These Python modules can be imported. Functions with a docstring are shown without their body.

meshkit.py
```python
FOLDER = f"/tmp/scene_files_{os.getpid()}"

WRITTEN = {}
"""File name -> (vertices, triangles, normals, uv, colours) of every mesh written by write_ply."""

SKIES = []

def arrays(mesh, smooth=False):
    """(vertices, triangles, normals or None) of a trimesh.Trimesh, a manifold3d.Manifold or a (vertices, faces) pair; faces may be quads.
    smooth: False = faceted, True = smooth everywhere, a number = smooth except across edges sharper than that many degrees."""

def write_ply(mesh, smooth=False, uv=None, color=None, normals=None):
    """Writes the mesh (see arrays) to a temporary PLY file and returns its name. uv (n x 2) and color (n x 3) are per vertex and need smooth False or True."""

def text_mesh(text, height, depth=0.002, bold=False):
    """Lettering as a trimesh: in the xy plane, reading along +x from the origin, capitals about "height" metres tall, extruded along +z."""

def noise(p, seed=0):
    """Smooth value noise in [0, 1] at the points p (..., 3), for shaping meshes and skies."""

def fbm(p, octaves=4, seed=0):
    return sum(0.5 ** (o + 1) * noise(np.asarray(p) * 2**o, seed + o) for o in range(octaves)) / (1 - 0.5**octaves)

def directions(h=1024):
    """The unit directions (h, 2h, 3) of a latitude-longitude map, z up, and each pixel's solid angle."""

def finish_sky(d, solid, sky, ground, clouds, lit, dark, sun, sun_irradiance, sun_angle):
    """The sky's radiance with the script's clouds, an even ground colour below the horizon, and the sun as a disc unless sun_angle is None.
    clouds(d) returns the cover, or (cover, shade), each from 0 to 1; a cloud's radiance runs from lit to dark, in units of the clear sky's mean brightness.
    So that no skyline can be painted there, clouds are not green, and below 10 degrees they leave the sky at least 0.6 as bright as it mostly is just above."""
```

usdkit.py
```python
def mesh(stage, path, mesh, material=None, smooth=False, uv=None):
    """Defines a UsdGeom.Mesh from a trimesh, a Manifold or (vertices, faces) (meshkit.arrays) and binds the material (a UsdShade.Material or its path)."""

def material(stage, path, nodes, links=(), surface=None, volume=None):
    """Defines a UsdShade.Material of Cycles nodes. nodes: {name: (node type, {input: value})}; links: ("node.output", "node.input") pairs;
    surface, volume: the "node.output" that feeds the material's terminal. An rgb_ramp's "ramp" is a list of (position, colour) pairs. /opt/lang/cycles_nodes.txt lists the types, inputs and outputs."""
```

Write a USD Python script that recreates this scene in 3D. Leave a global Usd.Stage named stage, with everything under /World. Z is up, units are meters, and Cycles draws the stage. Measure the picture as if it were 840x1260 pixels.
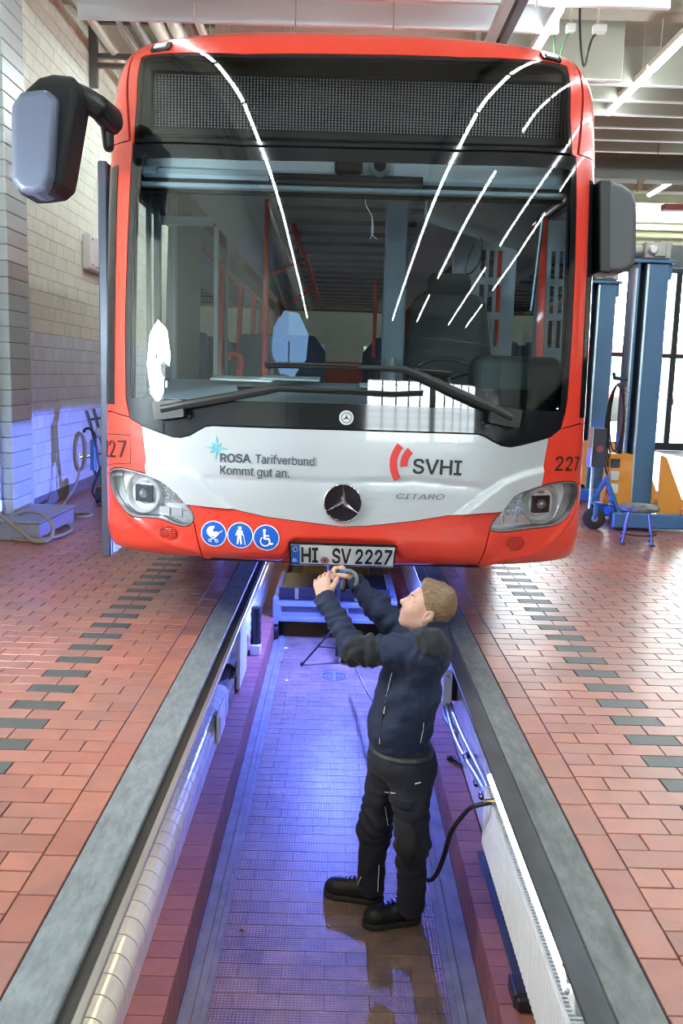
import math, random
import numpy as np, trimesh, shapely, shapely.geometry as sg
from shapely import affinity
from shapely.ops import unary_union
from scipy.interpolate import LinearNDInterpolator, PchipInterpolator
from manifold3d import Manifold, CrossSection
from pxr import Usd, UsdGeom, UsdLux, UsdShade, Gf, Sdf
import usdkit, meshkit

stage = Usd.Stage.CreateInMemory()
UsdGeom.SetStageUpAxis(stage, 'Z')
UsdGeom.Xform.Define(stage, '/World')
PI = math.pi
rng = np.random.default_rng(7)

# ------------------------------------------------------------------ camera
FPX, CAMH, ROLL = 1100.0, 1.38, 0.028          # focal length in pixels of an 840 px wide frame, height, roll
_d = np.array([0.0, 168 / FPX, 1.0]); _d /= np.linalg.norm(_d)
_u = np.array([math.sin(ROLL), math.cos(ROLL), 0.0]); _u -= _d * (_u @ _d); _u /= np.linalg.norm(_u)
CR = np.stack([-np.cross(_d, _u), _d, _u], 1)   # columns: world x, y, z in camera (right, up, forward)
EYE = np.array([0, 0, CAMH])
cam = UsdGeom.Camera.Define(stage, '/World/camera')
cam.CreateHorizontalApertureAttr(24.0); cam.CreateVerticalApertureAttr(36.0)
cam.CreateFocalLengthAttr(FPX / 840 * 24.0)
cam.CreateClippingRangeAttr(Gf.Vec2f(0.05, 400))
cam.CreateFStopAttr(5.6); cam.CreateFocusDistanceAttr(4.5)
cam.CreateExposureAttr(1.15)
_m = np.eye(4); _m[0, :3] = CR[0]; _m[1, :3] = CR[1]; _m[2, :3] = -CR[2]; _m[3, :3] = EYE
cam.AddTransformOp().Set(Gf.Matrix4d(*_m.ravel().tolist()))

# ------------------------------------------------------------------ light of the place
SKY, LAMP, STROBE, UMB, TUBE = 3.0, 21.0, 7200.0, 38.0, 11.0
dome = UsdLux.DomeLight.Define(stage, '/World/sky')
dome.CreateIntensityAttr(SKY); dome.CreateColorAttr(Gf.Vec3f(0.86, 0.95, 1.0))

def proj(p):
    c = (np.asarray(p, float) - EYE) @ CR.T
    return np.stack([420 + FPX * c[..., 0] / c[..., 2], 630 - FPX * c[..., 1] / c[..., 2]], -1)
def ray(px, py): return CR.T @ np.array([(px - 420) / FPX, -(py - 630) / FPX, 1.0])
def onz(px, py, z):
    r = ray(px, py); return EYE + (z - CAMH) / r[2] * r
def ony(px, py, y):
    r = ray(px, py); return EYE + y / r[1] * r
def onx(px, py, x):
    r = ray(px, py); return EYE + x / r[0] * r

# ------------------------------------------------------------------ prim helpers
used = {}
def numbered(parent, name):
    k = (parent, name); n = used.get(k, 0); used[k] = n + 1
    return name if n == 0 else f'{name}_{n:03d}'
class T:
    def __init__(s, path, base): s.path, s.base = path, np.array(base, float)
def tag(prim, label=None, cat=None, group=None, kind=None):
    for k, v in (('label', label), ('category', cat), ('group', group), ('kind', kind)):
        if v: prim.SetCustomDataByKey(k, v)
def thing(name, label, cat=None, base=(0, 0, 0), group=None, kind=None):
    p = '/World/' + numbered('/World', name)
    x = UsdGeom.Xform.Define(stage, p); x.AddTranslateOp().Set(Gf.Vec3d(*map(float, base)))
    tag(x.GetPrim(), label, cat, group, kind)
    return T(p, base)
def part(t, name, mesh, mat, smooth=30, label=None, kind=None):
    nrm = mesh.metadata.get('nrm') if isinstance(mesh, trimesh.Trimesh) else None
    v, f = (mesh.vertices, mesh.faces) if isinstance(mesh, trimesh.Trimesh) else meshkit.arrays(mesh)[:2]
    m = trimesh.Trimesh(np.asarray(v) - t.base, f, process=False)
    p = t.path + '/' + numbered(t.path, name)
    u = usdkit.mesh(stage, p, m, mat, smooth=False if nrm is not None else smooth)
    if nrm is not None:
        u.CreateNormalsAttr([Gf.Vec3f(*map(float, q)) for q in nrm]); u.SetNormalsInterpolation('vertex')
    tag(u.GetPrim(), label, None, None, kind)
    return T(p, t.base)
def solo(name, mesh, mat, label, cat=None, group=None, kind=None, smooth=30):
    p = '/World/' + numbered('/World', name)
    u = usdkit.mesh(stage, p, mesh, mat, smooth=smooth)
    tag(u.GetPrim(), label, cat, group, kind)
    return T(p, (0, 0, 0))
def dup(t, base, label, rotz=0, name=None, group=None):
    was = stage.GetPrimAtPath(t.path); src = was.GetCustomData()
    nm = name or t.path.split('/')[-1].rstrip('0123456789').rstrip('_')
    p = '/World/' + numbered('/World', nm)
    x = UsdGeom.Xform.Define(stage, p)
    pr = x.GetPrim(); pr.GetReferences().AddInternalReference(t.path)
    x.ClearXformOpOrder(); x.AddTranslateOp().Set(Gf.Vec3d(*map(float, base)))
    if rotz: x.AddRotateZOp().Set(math.degrees(rotz))
    pr.SetInstanceable(True)
    tag(pr, label, src.get('category'), group or src.get('group'))
    return T(p, base)

# ------------------------------------------------------------------ mesh helpers
def cat(*ms):
    ms = [m for m in (ms[0] if len(ms) == 1 and isinstance(ms[0], (list, tuple)) else ms)]
    return trimesh.util.concatenate(ms)
def box(x0, x1, y0, y1, z0, z1):
    b = trimesh.creation.box([abs(x1 - x0), abs(y1 - y0), abs(z1 - z0)])
    b.apply_translation([(x0 + x1) / 2, (y0 + y1) / 2, (z0 + z1) / 2]); return b
def cbox(x0, x1, y0, y1, z0, z1, c=0.004):
    """a box with chamfered edges"""
    x0, x1 = sorted((x0, x1)); y0, y1 = sorted((y0, y1)); z0, z1 = sorted((z0, z1))
    c = min(c, (x1 - x0) * .45, (y1 - y0) * .45, (z1 - z0) * .45)
    pts = []
    for sx in (0, 1):
        for sy in (0, 1):
            for sz in (0, 1):
                X, Y, Z = (x0, x1)[sx], (y0, y1)[sy], (z0, z1)[sz]
                dx, dy, dz = (c, -c)[sx], (c, -c)[sy], (c, -c)[sz]
                pts += [(X + dx, Y + dy, Z), (X + dx, Y, Z + dz), (X, Y + dy, Z + dz)]
    return hull(pts)
def hull(pts):
    m = Manifold.hull_points(np.asarray(pts, float)).to_mesh()
    return trimesh.Trimesh(m.vert_properties[:, :3], m.tri_verts, process=False)
def man2tri(m):
    m = m.to_mesh(); return trimesh.Trimesh(m.vert_properties[:, :3], m.tri_verts, process=False)
def rbox(x0, x1, y0, y1, z0, z1, r=0.02, n=16):
    """rounded box: hull of eight spheres"""
    s = man2tri(Manifold.sphere(r, n)).vertices
    pts = [s + [(x0 + r, x1 - r)[a], (y0 + r, y1 - r)[b], (z0 + r, z1 - r)[c]] for a in (0, 1) for b in (0, 1) for c in (0, 1)]
    return hull(np.vstack(pts))
def tube(path, r, n=10, closed=False, caps=True):
    P = np.asarray(path, float); k = len(P)
    R = np.broadcast_to(np.asarray(r, float), (k,))
    if closed: tan = np.roll(P, -1, 0) - np.roll(P, 1, 0)
    else: tan = np.gradient(P, axis=0)
    tan /= np.maximum(np.linalg.norm(tan, axis=1, keepdims=True), 1e-9)
    up = np.array([0, 0, 1.0]) if abs(tan[0][2]) < .9 else np.array([1.0, 0, 0])
    a = np.cross(tan[0], up); a /= np.linalg.norm(a)
    rings = []
    for i in range(k):
        a = a - tan[i] * (a @ tan[i]); a /= np.linalg.norm(a); b = np.cross(tan[i], a)
        th = np.linspace(0, 2 * PI, n, endpoint=False)
        rings.append(P[i] + R[i] * (np.cos(th)[:, None] * a + np.sin(th)[:, None] * b))
    V = np.vstack(rings); F = []
    for i in range(k if closed else k - 1):
        j = (i + 1) % k
        for q in range(n):
            w = (q + 1) % n
            F += [[i * n + q, i * n + w, j * n + w], [i * n + q, j * n + w, j * n + q]]
    if not closed and caps:
        c0, c1 = len(V), len(V) + 1; V = np.vstack([V, P[0], P[-1]])
        for q in range(n):
            w = (q + 1) % n
            F += [[c0, w, q], [c1, (k - 1) * n + q, (k - 1) * n + w]]
    m = trimesh.Trimesh(V, F, process=False)
    return m
def spline(pts, n=40):
    P = np.asarray(pts, float); t = np.r_[0, np.cumsum(np.linalg.norm(np.diff(P, axis=0), axis=1))]
    from scipy.interpolate import CubicSpline
    q = np.linspace(0, t[-1], n)
    return np.stack([CubicSpline(t, P[:, k])(q) for k in range(P.shape[1])], 1)
def lathe(prof, n=32, origin=(0, 0, 0), axis='z'):
    """revolve (r, h) profile"""
    prof = np.asarray(prof, float)
    th = np.linspace(0, 2 * PI, n, endpoint=False)
    V = np.stack([np.outer(prof[:, 0], np.cos(th)), np.outer(prof[:, 0], np.sin(th)), np.repeat(prof[:, 1:2], n, 1)], -1).reshape(-1, 3)
    F = []
    for i in range(len(prof) - 1):
        for q in range(n):
            w = (q + 1) % n
            F += [[i * n + q, i * n + w, (i + 1) * n + w], [i * n + q, (i + 1) * n + w, (i + 1) * n + q]]
    m = trimesh.Trimesh(V, F, process=False)
    tc = m.triangles_center - V.mean(0)
    if (np.cross(V[m.faces[:, 1]] - V[m.faces[:, 0]], V[m.faces[:, 2]] - V[m.faces[:, 0]]) * tc).sum() < 0: m.invert()
    if axis == 'x': m.apply_transform(trimesh.transformations.rotation_matrix(PI / 2, [0, 1, 0]))
    if axis == 'y': m.apply_transform(trimesh.transformations.rotation_matrix(-PI / 2, [1, 0, 0]))
    m.apply_translation(origin); return m
def cyl(p0, p1, r, n=20, r1=None): return tube([p0, p1], [r, r if r1 is None else r1], n)
def prism(poly, y0, y1, plane='xz'):
    """extrude a polygon drawn in a plane along the third axis"""
    g = poly if isinstance(poly, sg.base.BaseGeometry) else sg.Polygon(poly)
    out = []
    for q in getattr(g, 'geoms', [g]):
        m = trimesh.creation.extrude_polygon(q, abs(y1 - y0), engine='earcut')
        v = m.vertices.copy()
        if plane == 'xz': m.vertices = np.stack([v[:, 0], v[:, 2] + min(y0, y1), v[:, 1]], 1); m.invert()
        elif plane == 'yz': m.vertices = np.stack([v[:, 2] + min(y0, y1), v[:, 0], v[:, 1]], 1)
        else: m.vertices = v + [0, 0, min(y0, y1)]
        out.append(m)
    return cat(out)
def slab(x0, x1, y0, y1, z0, z1, c=0.002):
    """a paver: vertical sides, chamfered top edge, no bottom"""
    V = np.array([[x0, y0, z0], [x1, y0, z0], [x1, y1, z0], [x0, y1, z0],
                  [x0, y0, z1 - c], [x1, y0, z1 - c], [x1, y1, z1 - c], [x0, y1, z1 - c],
                  [x0 + c, y0 + c, z1], [x1 - c, y0 + c, z1], [x1 - c, y1 - c, z1], [x0 + c, y1 - c, z1]])
    F = [[8, 9, 10], [8, 10, 11]]
    for a, b in ((0, 4), (4, 8)):
        for i in range(4):
            j = (i + 1) % 4
            F += [[a + i, a + j, b + j], [a + i, b + j, b + i]]
    return trimesh.Trimesh(V, F, process=False)
def moved(m, off): m = m.copy(); m.apply_translation(off); return m
def rot(m, ang, axis, about=(0, 0, 0)):
    m = m.copy(); m.apply_transform(trimesh.transformations.rotation_matrix(ang, axis, about)); return m

# ------------------------------------------------------------------ materials
UsdGeom.Scope.Define(stage, '/World/Looks')
_mats = {}
def mat(name, col, rough=.5, metal=0., var=0., scale=6., bump=0., bscale=40., coat=0., col2=None, obj=False, spec=.5, island=0., stretch=(1, 1, 1), sheen=0., detail=4., sss=0.):
    """plain or mottled principled material; var = strength of the tone variation towards col2"""
    if name in _mats: return _mats[name]
    nodes = {'p': ('principled_bsdf', dict(base_color=col, roughness=rough, metallic=metal, coat_weight=coat, specular_ior_level=spec, sheen_weight=sheen))}
    if sss: nodes['p'][1].update(subsurface_weight=sss, subsurface_radius=(1, .35, .2), subsurface_scale=.01)
    links = []
    src = 'tc.object' if obj else 'g.position'
    if var or bump:
        nodes['tc' if obj else 'g'] = ('texture_coordinate' if obj else 'geometry', {})
        nodes['mp'] = ('mapping', dict(scale=stretch)); links.append((src, 'mp.vector'))
    last = None
    if var:
        c2 = col2 or tuple(c * .55 for c in col)
        nodes['n'] = ('noise_texture', dict(scale=scale, detail=detail, roughness=.6))
        nodes['mr'] = ('map_range', dict(from_min=.35, from_max=.72, to_min=0., to_max=var, clamp=True))
        nodes['mx'] = ('mix_color', dict(a=col, b=c2))
        links += [('mp.vector', 'n.vector'), ('n.fac', 'mr.value'), ('mr.result', 'mx.fac')]
        last = 'mx.result'
    if island:
        if 'g' not in nodes: nodes['g'] = ('geometry', {})
        nodes['im'] = ('map_range', dict(from_min=0., from_max=1., to_min=1 - island, to_max=1 + island))
        nodes['hs'] = ('hsv', dict(color=col))
        links += [('g.random_per_island', 'im.value'), ('im.result', 'hs.value')]
        if last: links.append((last, 'hs.color'))
        last = 'hs.color'
    if last: links.append((last, 'p.base_color'))
    if bump:
        nodes['bn'] = ('noise_texture', dict(scale=bscale, detail=3.))
        nodes['b'] = ('bump', dict(strength=bump, distance=.003))
        links += [('mp.vector', 'bn.vector'), ('bn.fac', 'b.height'), ('b.normal', 'p.normal')]
    _mats[name] = usdkit.material(stage, '/World/Looks/' + name, nodes, links, surface='p.BSDF')
    return _mats[name]
def emit(name, col, strength):
    if name not in _mats:
        _mats[name] = usdkit.material(stage, '/World/Looks/' + name, {'e': ('emission', dict(color=col, strength=strength))}, surface='e.emission')
    return _mats[name]
def pane(name, tint, ior=1.45, base=0.0, rough=0.0):
    """window glass: transparent mixed with a mirror by fresnel"""
    if name not in _mats:
        _mats[name] = usdkit.material(stage, '/World/Looks/' + name, {
            't': ('transparent_bsdf', dict(color=tint)), 'g': ('glossy_bsdf', dict(color=(1, 1, 1), roughness=rough)),
            'f': ('fresnel', dict(IOR=ior)), 'a': ('math', dict(math_type='multiply_add', value2=1.0, value3=base)), 'm': ('mix_closure', {})},
            [('f.fac', 'a.value1'), ('a.value', 'm.fac'), ('t.BSDF', 'm.closure1'), ('g.BSDF', 'm.closure2')], surface='m.closure')
    return _mats[name]
# ================================================================== the hall
def paver_mat(name, a, b, rough, scale, island=0.):
    nodes = {'g': ('geometry', {}), 'n': ('noise_texture', dict(scale=scale, detail=4., roughness=.6)), 'r': ('map_range', dict(from_min=.35, from_max=.72, to_min=0., to_max=.6, clamp=True)), 'm': ('mix_color', dict(a=a, b=b)),
             'n2': ('noise_texture', dict(scale=.75, detail=5., roughness=.62)), 'r2': ('map_range', dict(from_min=.44, from_max=.66, to_min=0., to_max=.62, clamp=True)), 'm2': ('mix_color', dict(b=(.20, .15, .13))),
             'n3': ('noise_texture', dict(scale=90., detail=3.)), 'b': ('bump', dict(strength=.15, distance=.003)), 'p': ('principled_bsdf', dict(roughness=rough)),
             'im': ('map_range', dict(from_min=0., from_max=1., to_min=1 - island, to_max=1 + island)), 'h': ('hsv', {})}
    links = [('g.position', 'n.vector'), ('n.fac', 'r.value'), ('r.result', 'm.fac'), ('g.position', 'n2.vector'), ('n2.fac', 'r2.value'), ('r2.result', 'm2.fac'), ('m.result', 'm2.a'), ('g.random_per_island', 'im.value'), ('im.result', 'h.value'), ('m2.result', 'h.color'), ('h.color', 'p.base_color'),
             ('g.position', 'n3.vector'), ('n3.fac', 'b.height'), ('b.normal', 'p.normal')]
    return usdkit.material(stage, '/World/Looks/' + name, nodes, links, surface='p.BSDF')
RED = [paver_mat('paver_red_a', (.43, .155, .108), (.29, .105, .08), .33, 9), paver_mat('paver_red_b', (.385, .138, .098), (.25, .095, .075), .33, 8), paver_mat('paver_red_c', (.46, .172, .12), (.32, .125, .09), .32, 10), paver_mat('paver_red_d', (.40, .155, .112), (.23, .10, .08), .35, 7)]
DARK = mat('paver_grey', (.085, .085, .078), .5, var=.4, scale=9, col2=(.06, .06, .06), bump=.15, bscale=90)
GROUT = mat('floor_grout', (.07, .055, .05), .85, var=.5, scale=12)
def kerb_mat(name, a, b):
    return usdkit.material(stage, '/World/Looks/' + name, {'g': ('geometry', {}), 'm': ('mapping', dict(scale=(1., .32, 1.))), 'n': ('noise_texture', dict(scale=30., detail=9., roughness=.72)), 'r': ('rgb_ramp', dict(ramp=[(.34, b), (.50, tuple(.5 * (x + y) for x, y in zip(a, b))), (.62, a)])),
        'n2': ('noise_texture', dict(scale=5., detail=4.)), 'r2': ('map_range', dict(from_min=.60, from_max=.70, to_min=0., to_max=.6, clamp=True)), 'x': ('mix_color', dict(b=tuple(.35 * x for x in b))),
        'bp': ('bump', dict(strength=.25, distance=.003)), 'p': ('principled_bsdf', dict(roughness=.5))},
        [('g.position', 'm.vector'), ('m.vector', 'n.vector'), ('n.fac', 'r.fac'), ('m.vector', 'n2.vector'), ('n2.fac', 'r2.value'), ('r2.result', 'x.fac'), ('r.color', 'x.a'), ('x.result', 'p.base_color'), ('n.fac', 'bp.height'), ('bp.normal', 'p.normal')], surface='p.BSDF')
KERB = kerb_mat('kerb_concrete', (.17, .178, .17), (.085, .09, .09))
STEEL_DARK = mat('kerb_steel_dark', (.085, .088, .098), .42, metal=.4, var=1., scale=6, col2=(.025, .026, .03), detail=8, bump=.1, stretch=(1, .3, 1))
SLOT = mat('slot_oily', (.028, .022, .014), .5, var=.5, scale=9, col2=(.012, .01, .008))
LIP = mat('lip_steel', (.42, .38, .33), .4, metal=.7, var=.4, scale=9, stretch=(1, .2, 1))
PITRED = mat('pit_tile_red', (.30, .095, .075), .55, var=.6, scale=11, col2=(.17, .07, .06), bump=.15)
PITRED2 = mat('pit_tile_red_b', (.34, .115, .085), .55, var=.6, scale=9, col2=(.2, .08, .07), bump=.15)
GLAZE = mat('glazed_tile', (.62, .60, .50), .12, var=.35, scale=14, col2=(.45, .43, .36), coat=.4)
WHITE_TILE = mat('white_tile', (.66, .66, .60), .15, var=.35, scale=5, col2=(.5, .48, .42), coat=.3)
PIT_CONC = mat('pit_channel', (.25, .24, .235), .6, var=.7, scale=8, col2=(.12, .11, .11), bump=.2)
CREAM = [mat('wall_cream_a', (.77, .80, .68), .55, var=.25, scale=3, col2=(.66, .68, .57), bump=.12),
         mat('wall_cream_b', (.74, .77, .65), .55, var=.3, scale=3, col2=(.64, .66, .54), bump=.12)]
GREYB = [mat('wall_grey_a', (.70, .78, .82), .5, var=.35, scale=3.5, col2=(.56, .62, .64), bump=.12),
         mat('wall_grey_b', (.66, .74, .78), .5, var=.4, scale=3.5, col2=(.52, .58, .60), bump=.12)]
WALLJ = mat('wall_joint', (.28, .265, .22), .8)

def in_view(p, m=30):
    p = np.asarray(p); c = (p - EYE) @ CR.T
    if c[2] < .3: return False
    q = proj(p); return -m < q[0] < 840 + m and -m < q[1] < 1260 + m

def spread(t, name, boxes, keep, stuff_mat):
    """boxes: (distance, mesh, material); the `keep` nearest become parts of t, the rest one stuff part per material"""
    boxes = sorted(boxes, key=lambda b: b[0])
    for d, m, mt in boxes[:keep]: part(t, name, m, mt, smooth=False)
    rest = {}
    for d, m, mt in boxes[keep:]: rest.setdefault(str(mt.GetPath()) if stuff_mat is None else 'x', (mt if stuff_mat is None else stuff_mat, []))[1].append(m)
    for mt, ms in rest.values(): part(t, 'far_' + name, cat(ms), mt, smooth=False, kind='stuff')

PITCH, ROWY = 0.198, 0.099
STUFF_RED = paver_mat('paver_red_far', (.44, .165, .118), (.29, .105, .08), .33, 8, .2)
def floor_side(sgn, x_edge, x_end, label):
    t = thing('floor', label, kind='structure')
    part(t, 'bed', box(*sorted((sgn * x_edge, sgn * x_end)), -20, 19, -.2, -.006), GROUT)
    items = []
    g = .0022
    def add(xa, xb, ya, yb, dark=False):
        c = np.array([sgn * (xa + xb) / 2, (ya + yb) / 2, 0])
        x0, x1 = sorted((sgn * xa, sgn * xb))
        dz = rng.uniform(-.0008, .0008)
        m = slab(x0 + g, x1 - g, ya + g, yb - g, -.02, dz, .0015)
        d = np.linalg.norm(c - EYE) if in_view(c) else 100 + np.linalg.norm(c - EYE)
        # under the bus nothing shows
        q = proj(c) if c[1] > .5 else (0, 0)
        if 133 < q[0] < 718 and q[1] < 690: d += 100
        items.append((d, m, DARK if dark else RED[int(rng.integers(0, 4))]))
    y = .6
    while y < 19: add(x_edge, x_edge + .102, y, y + PITCH); y += PITCH
    x1 = x_edge + .102
    k0 = int((.6 - (3.335 - ROWY / 2)) / ROWY)
    for k in range(k0, int(15.6 / ROWY)):
        yc = 3.335 + k * ROWY
        half = (k % 2 == 0)
        x = x1; first = True
        while x < x_end:
            w = .1 if (half and first) else PITCH + .002
            dark = half and abs(x + w / 2 - (x1 + .4)) < .06 and yc < 8.5
            if not (yc > 8 and x > 6.5) and x < 8.6: add(x, min(x + w, x_end), yc - ROWY / 2, yc + ROWY / 2, dark)
            x += w; first = False
    items.sort(key=lambda b: b[0])
    for d, m, mt in items[:295]: part(t, 'paver', m, mt, smooth=False)
    part(t, 'far_paver', cat([m for d, m, mt in items[295:] if mt is not DARK]), STUFF_RED, smooth=False, kind='stuff')
    part(t, 'far_grey_paver', cat([m for d, m, mt in items[295:] if mt is DARK]), DARK, smooth=False, kind='stuff')
floor_side(-1, .715, 2.9, 'red paver floor left of the inspection pit with a line of grey pavers')
floor_side(1, .76, 12.6, 'red paver floor right of the inspection pit with a line of grey pavers')

t = thing('floor', 'red paver floor crossing in front of and behind the pit ends', kind='structure')
part(t, 'bed', cat(box(-.715, .76, -20, -1.49, -.2, -.002), box(-.715, .76, 16.49, 19, -.2, -.002)), STUFF_RED)
PZ, LZ = -1.34, -1.10     # pit floor, brick ledge
Y0, Y1 = -1.5, 16.5
# kerbs
t = thing('trim_1', 'grey kerb with an oily slot and a steel lip along the left pit edge', kind='structure')
part(t, 'kerb', cbox(-.712, -.577, Y0, Y1, -.16, .001, .004), kerb_mat('kerb_concrete_left', (.25, .27, .28), (.14, .15, .155)))
part(t, 'slot', box(-.58, -.535, Y0, Y1, -.03, -.016), SLOT)
part(t, 'steel_lip', cbox(-.538, -.517, Y0, Y1, -.014, .003, .003), LIP)
t = thing('trim_2', 'grey kerb with a dark steel strip along the right pit edge', kind='structure')
part(t, 'kerb', cbox(.642, .757, Y0, Y1, -.16, .001, .004), KERB)
part(t, 'steel_strip', cbox(.573, .640, Y0, Y1, -.012, .003, .002), STEEL_DARK)
# pit floor
t = thing('floor', 'studded pit floor of brownish tiles with side channels under the bus', kind='structure')
PIT_BED = mat('pit_bed', (.10, .085, .075), .8)
part(t, 'bed', box(-.63, .71, Y0, Y1, PZ - .1, PZ - .006), PIT_BED)
for x0, x1, xs in ((-.622, -.50, -.545), (.55, .702, .60)):
    part(t, 'side_channel', cbox(x0, x1, Y0, Y1, PZ - .03, PZ - .002, .002), PIT_CONC)
    part(t, 'channel_rail', cbox(xs - .018, xs + .018, Y0, Y1, PZ - .02, PZ + .008, .003), PIT_CONC)
def stud_mat(name, a, b):
    return usdkit.material(stage, '/World/Looks/' + name, {
        'g': ('geometry', {}), 'n': ('noise_texture', dict(scale=7., detail=5., roughness=.65)),
        'r': ('rgb_ramp', dict(ramp=[(.3, b), (.62, a)])),
        'n2': ('noise_texture', dict(scale=90., detail=2.)), 'm2': ('mix_color', dict(b=(.35, .32, .28))), 'r2': ('map_range', dict(from_min=.66, from_max=.74, to_min=0., to_max=.5, clamp=True)),
        'v': ('voronoi_texture', dict(scale=62., randomness=.0, feature='f1')), 'mr': ('map_range', dict(from_min=.15, from_max=.42, to_min=1., to_max=0., clamp=True)),
        'b': ('bump', dict(strength=.8, distance=.002)), 'p': ('principled_bsdf', dict(roughness=.42))},
        [('g.position', 'n.vector'), ('n.fac', 'r.fac'), ('g.position', 'n2.vector'), ('n2.fac', 'r2.value'), ('r2.result', 'm2.fac'), ('r.color', 'm2.a'), ('m2.result', 'p.base_color'),
         ('g.position', 'v.vector'), ('v.distance', 'mr.value'), ('mr.result', 'b.height'), ('b.normal', 'p.normal')], surface='p.BSDF')
STUD = [stud_mat('stud_tile_a', (.27, .17, .12), (.15, .10, .075)), stud_mat('stud_tile_b', (.24, .155, .11), (.13, .09, .07)), stud_mat('stud_tile_c', (.30, .19, .135), (.17, .11, .08))]
items = []
k = 0; y = 1.2
while y < 15.8:
    x = -.50 - (0.1 if k % 2 else 0)
    while x < .55:
        xa, xb = max(x, -.50), min(x + .2, .55)
        if xb - xa > .02 and not (8.95 < y < 9.6 and False):
            c = np.array([(xa + xb) / 2, y + .05, PZ])
            items.append((np.linalg.norm(c - EYE) + (0 if in_view(c, 5) else 100), slab(xa + .0012, xb - .0012, y + .0012, y + .1 - .0012, PZ - .02, PZ + rng.uniform(-.0006, .0006), .001), STUD[int(rng.integers(0, 3))]))
        x += .2
    y += .1; k += 1
spread(t, 'floor_tile', items, 298, STUD[0])
# ledges and risers
def pit_wall(label, name, s, xr, xw):
    t = thing(name, label, kind='structure')
    part(t, 'footing', box(*sorted((s * (xr + .012), s * 1.2)), Y0, Y1, PZ - .1, LZ - .012), PIT_BED)
    items, n = [], 0
    y = Y0
    while y < Y1:
        c = np.array([s * xr, y + .06, LZ])
        d = np.linalg.norm(c - EYE) + (0 if in_view(c, 10) else 100)
        x0, x1 = sorted((s * (xr - .001), s * xw))
        items.append((d, slab(x0, x1, y + .0015, y + .116 - .0015, LZ - .02, LZ + rng.uniform(-.0006, .0006), .0015), (PITRED, PITRED2)[int(rng.integers(0, 2))]))
        x0, x1 = sorted((s * xr, s * (xr + .02)))
        items.append((d + .01, cbox(x0, x1, y + .0012, y + .116 - .0012, PZ, LZ - .021, .0012), (PITRED, PITRED2)[int(rng.integers(0, 2))]))
        y += .116
    spread(t, 'ledge_tile', items, 200, None)
    return t
tl = pit_wall('red tiled ledge and glazed coping wall on the left side of the pit', 'wall_pit_left', -1, .622, .765)
tr = pit_wall('red tiled ledge and white tiled wall on the right side of the pit', 'wall_pit_right', 1, .702, .845)
# left: glazed tiles with a rounded top
part(tl, 'backing', box(-1.2, -.80, Y0, Y1, LZ - .02, -.94), PIT_BED)
part(tl, 'backing', box(-1.2, -.985, Y0, Y1, -.95, -.01), mat('niche_wall', (.3, .29, .26), .8))
prof = [(-.99, -.905)] + [(-.840 + .075 * math.sin(a), -.99 + .085 * math.cos(a)) for a in np.linspace(0, PI / 2, 10)] + [(-.765, LZ)]
prof_in = [(-.99, -.93), (-.845, -.93), (-.80, -.955), (-.787, -1.0), (-.786, LZ)]
poly = sg.Polygon(prof + prof_in[::-1])
y, items = 1.2, []
COP = [GLAZE, mat('glazed_tile_b', (.57, .55, .46), .12, var=.35, scale=14, col2=(.42, .40, .33), coat=.4)]
tile0 = prism(poly, 0, .1132)
while y < 14:
    if not 6.32 < y + .06 < 6.80:
        m = moved(tile0, (0, y, 0)); items.append((y, m, COP[int(rng.integers(0, 2))]))
    y += .12
spread(tl, 'coping_tile', items, 110, COP[0])
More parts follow.
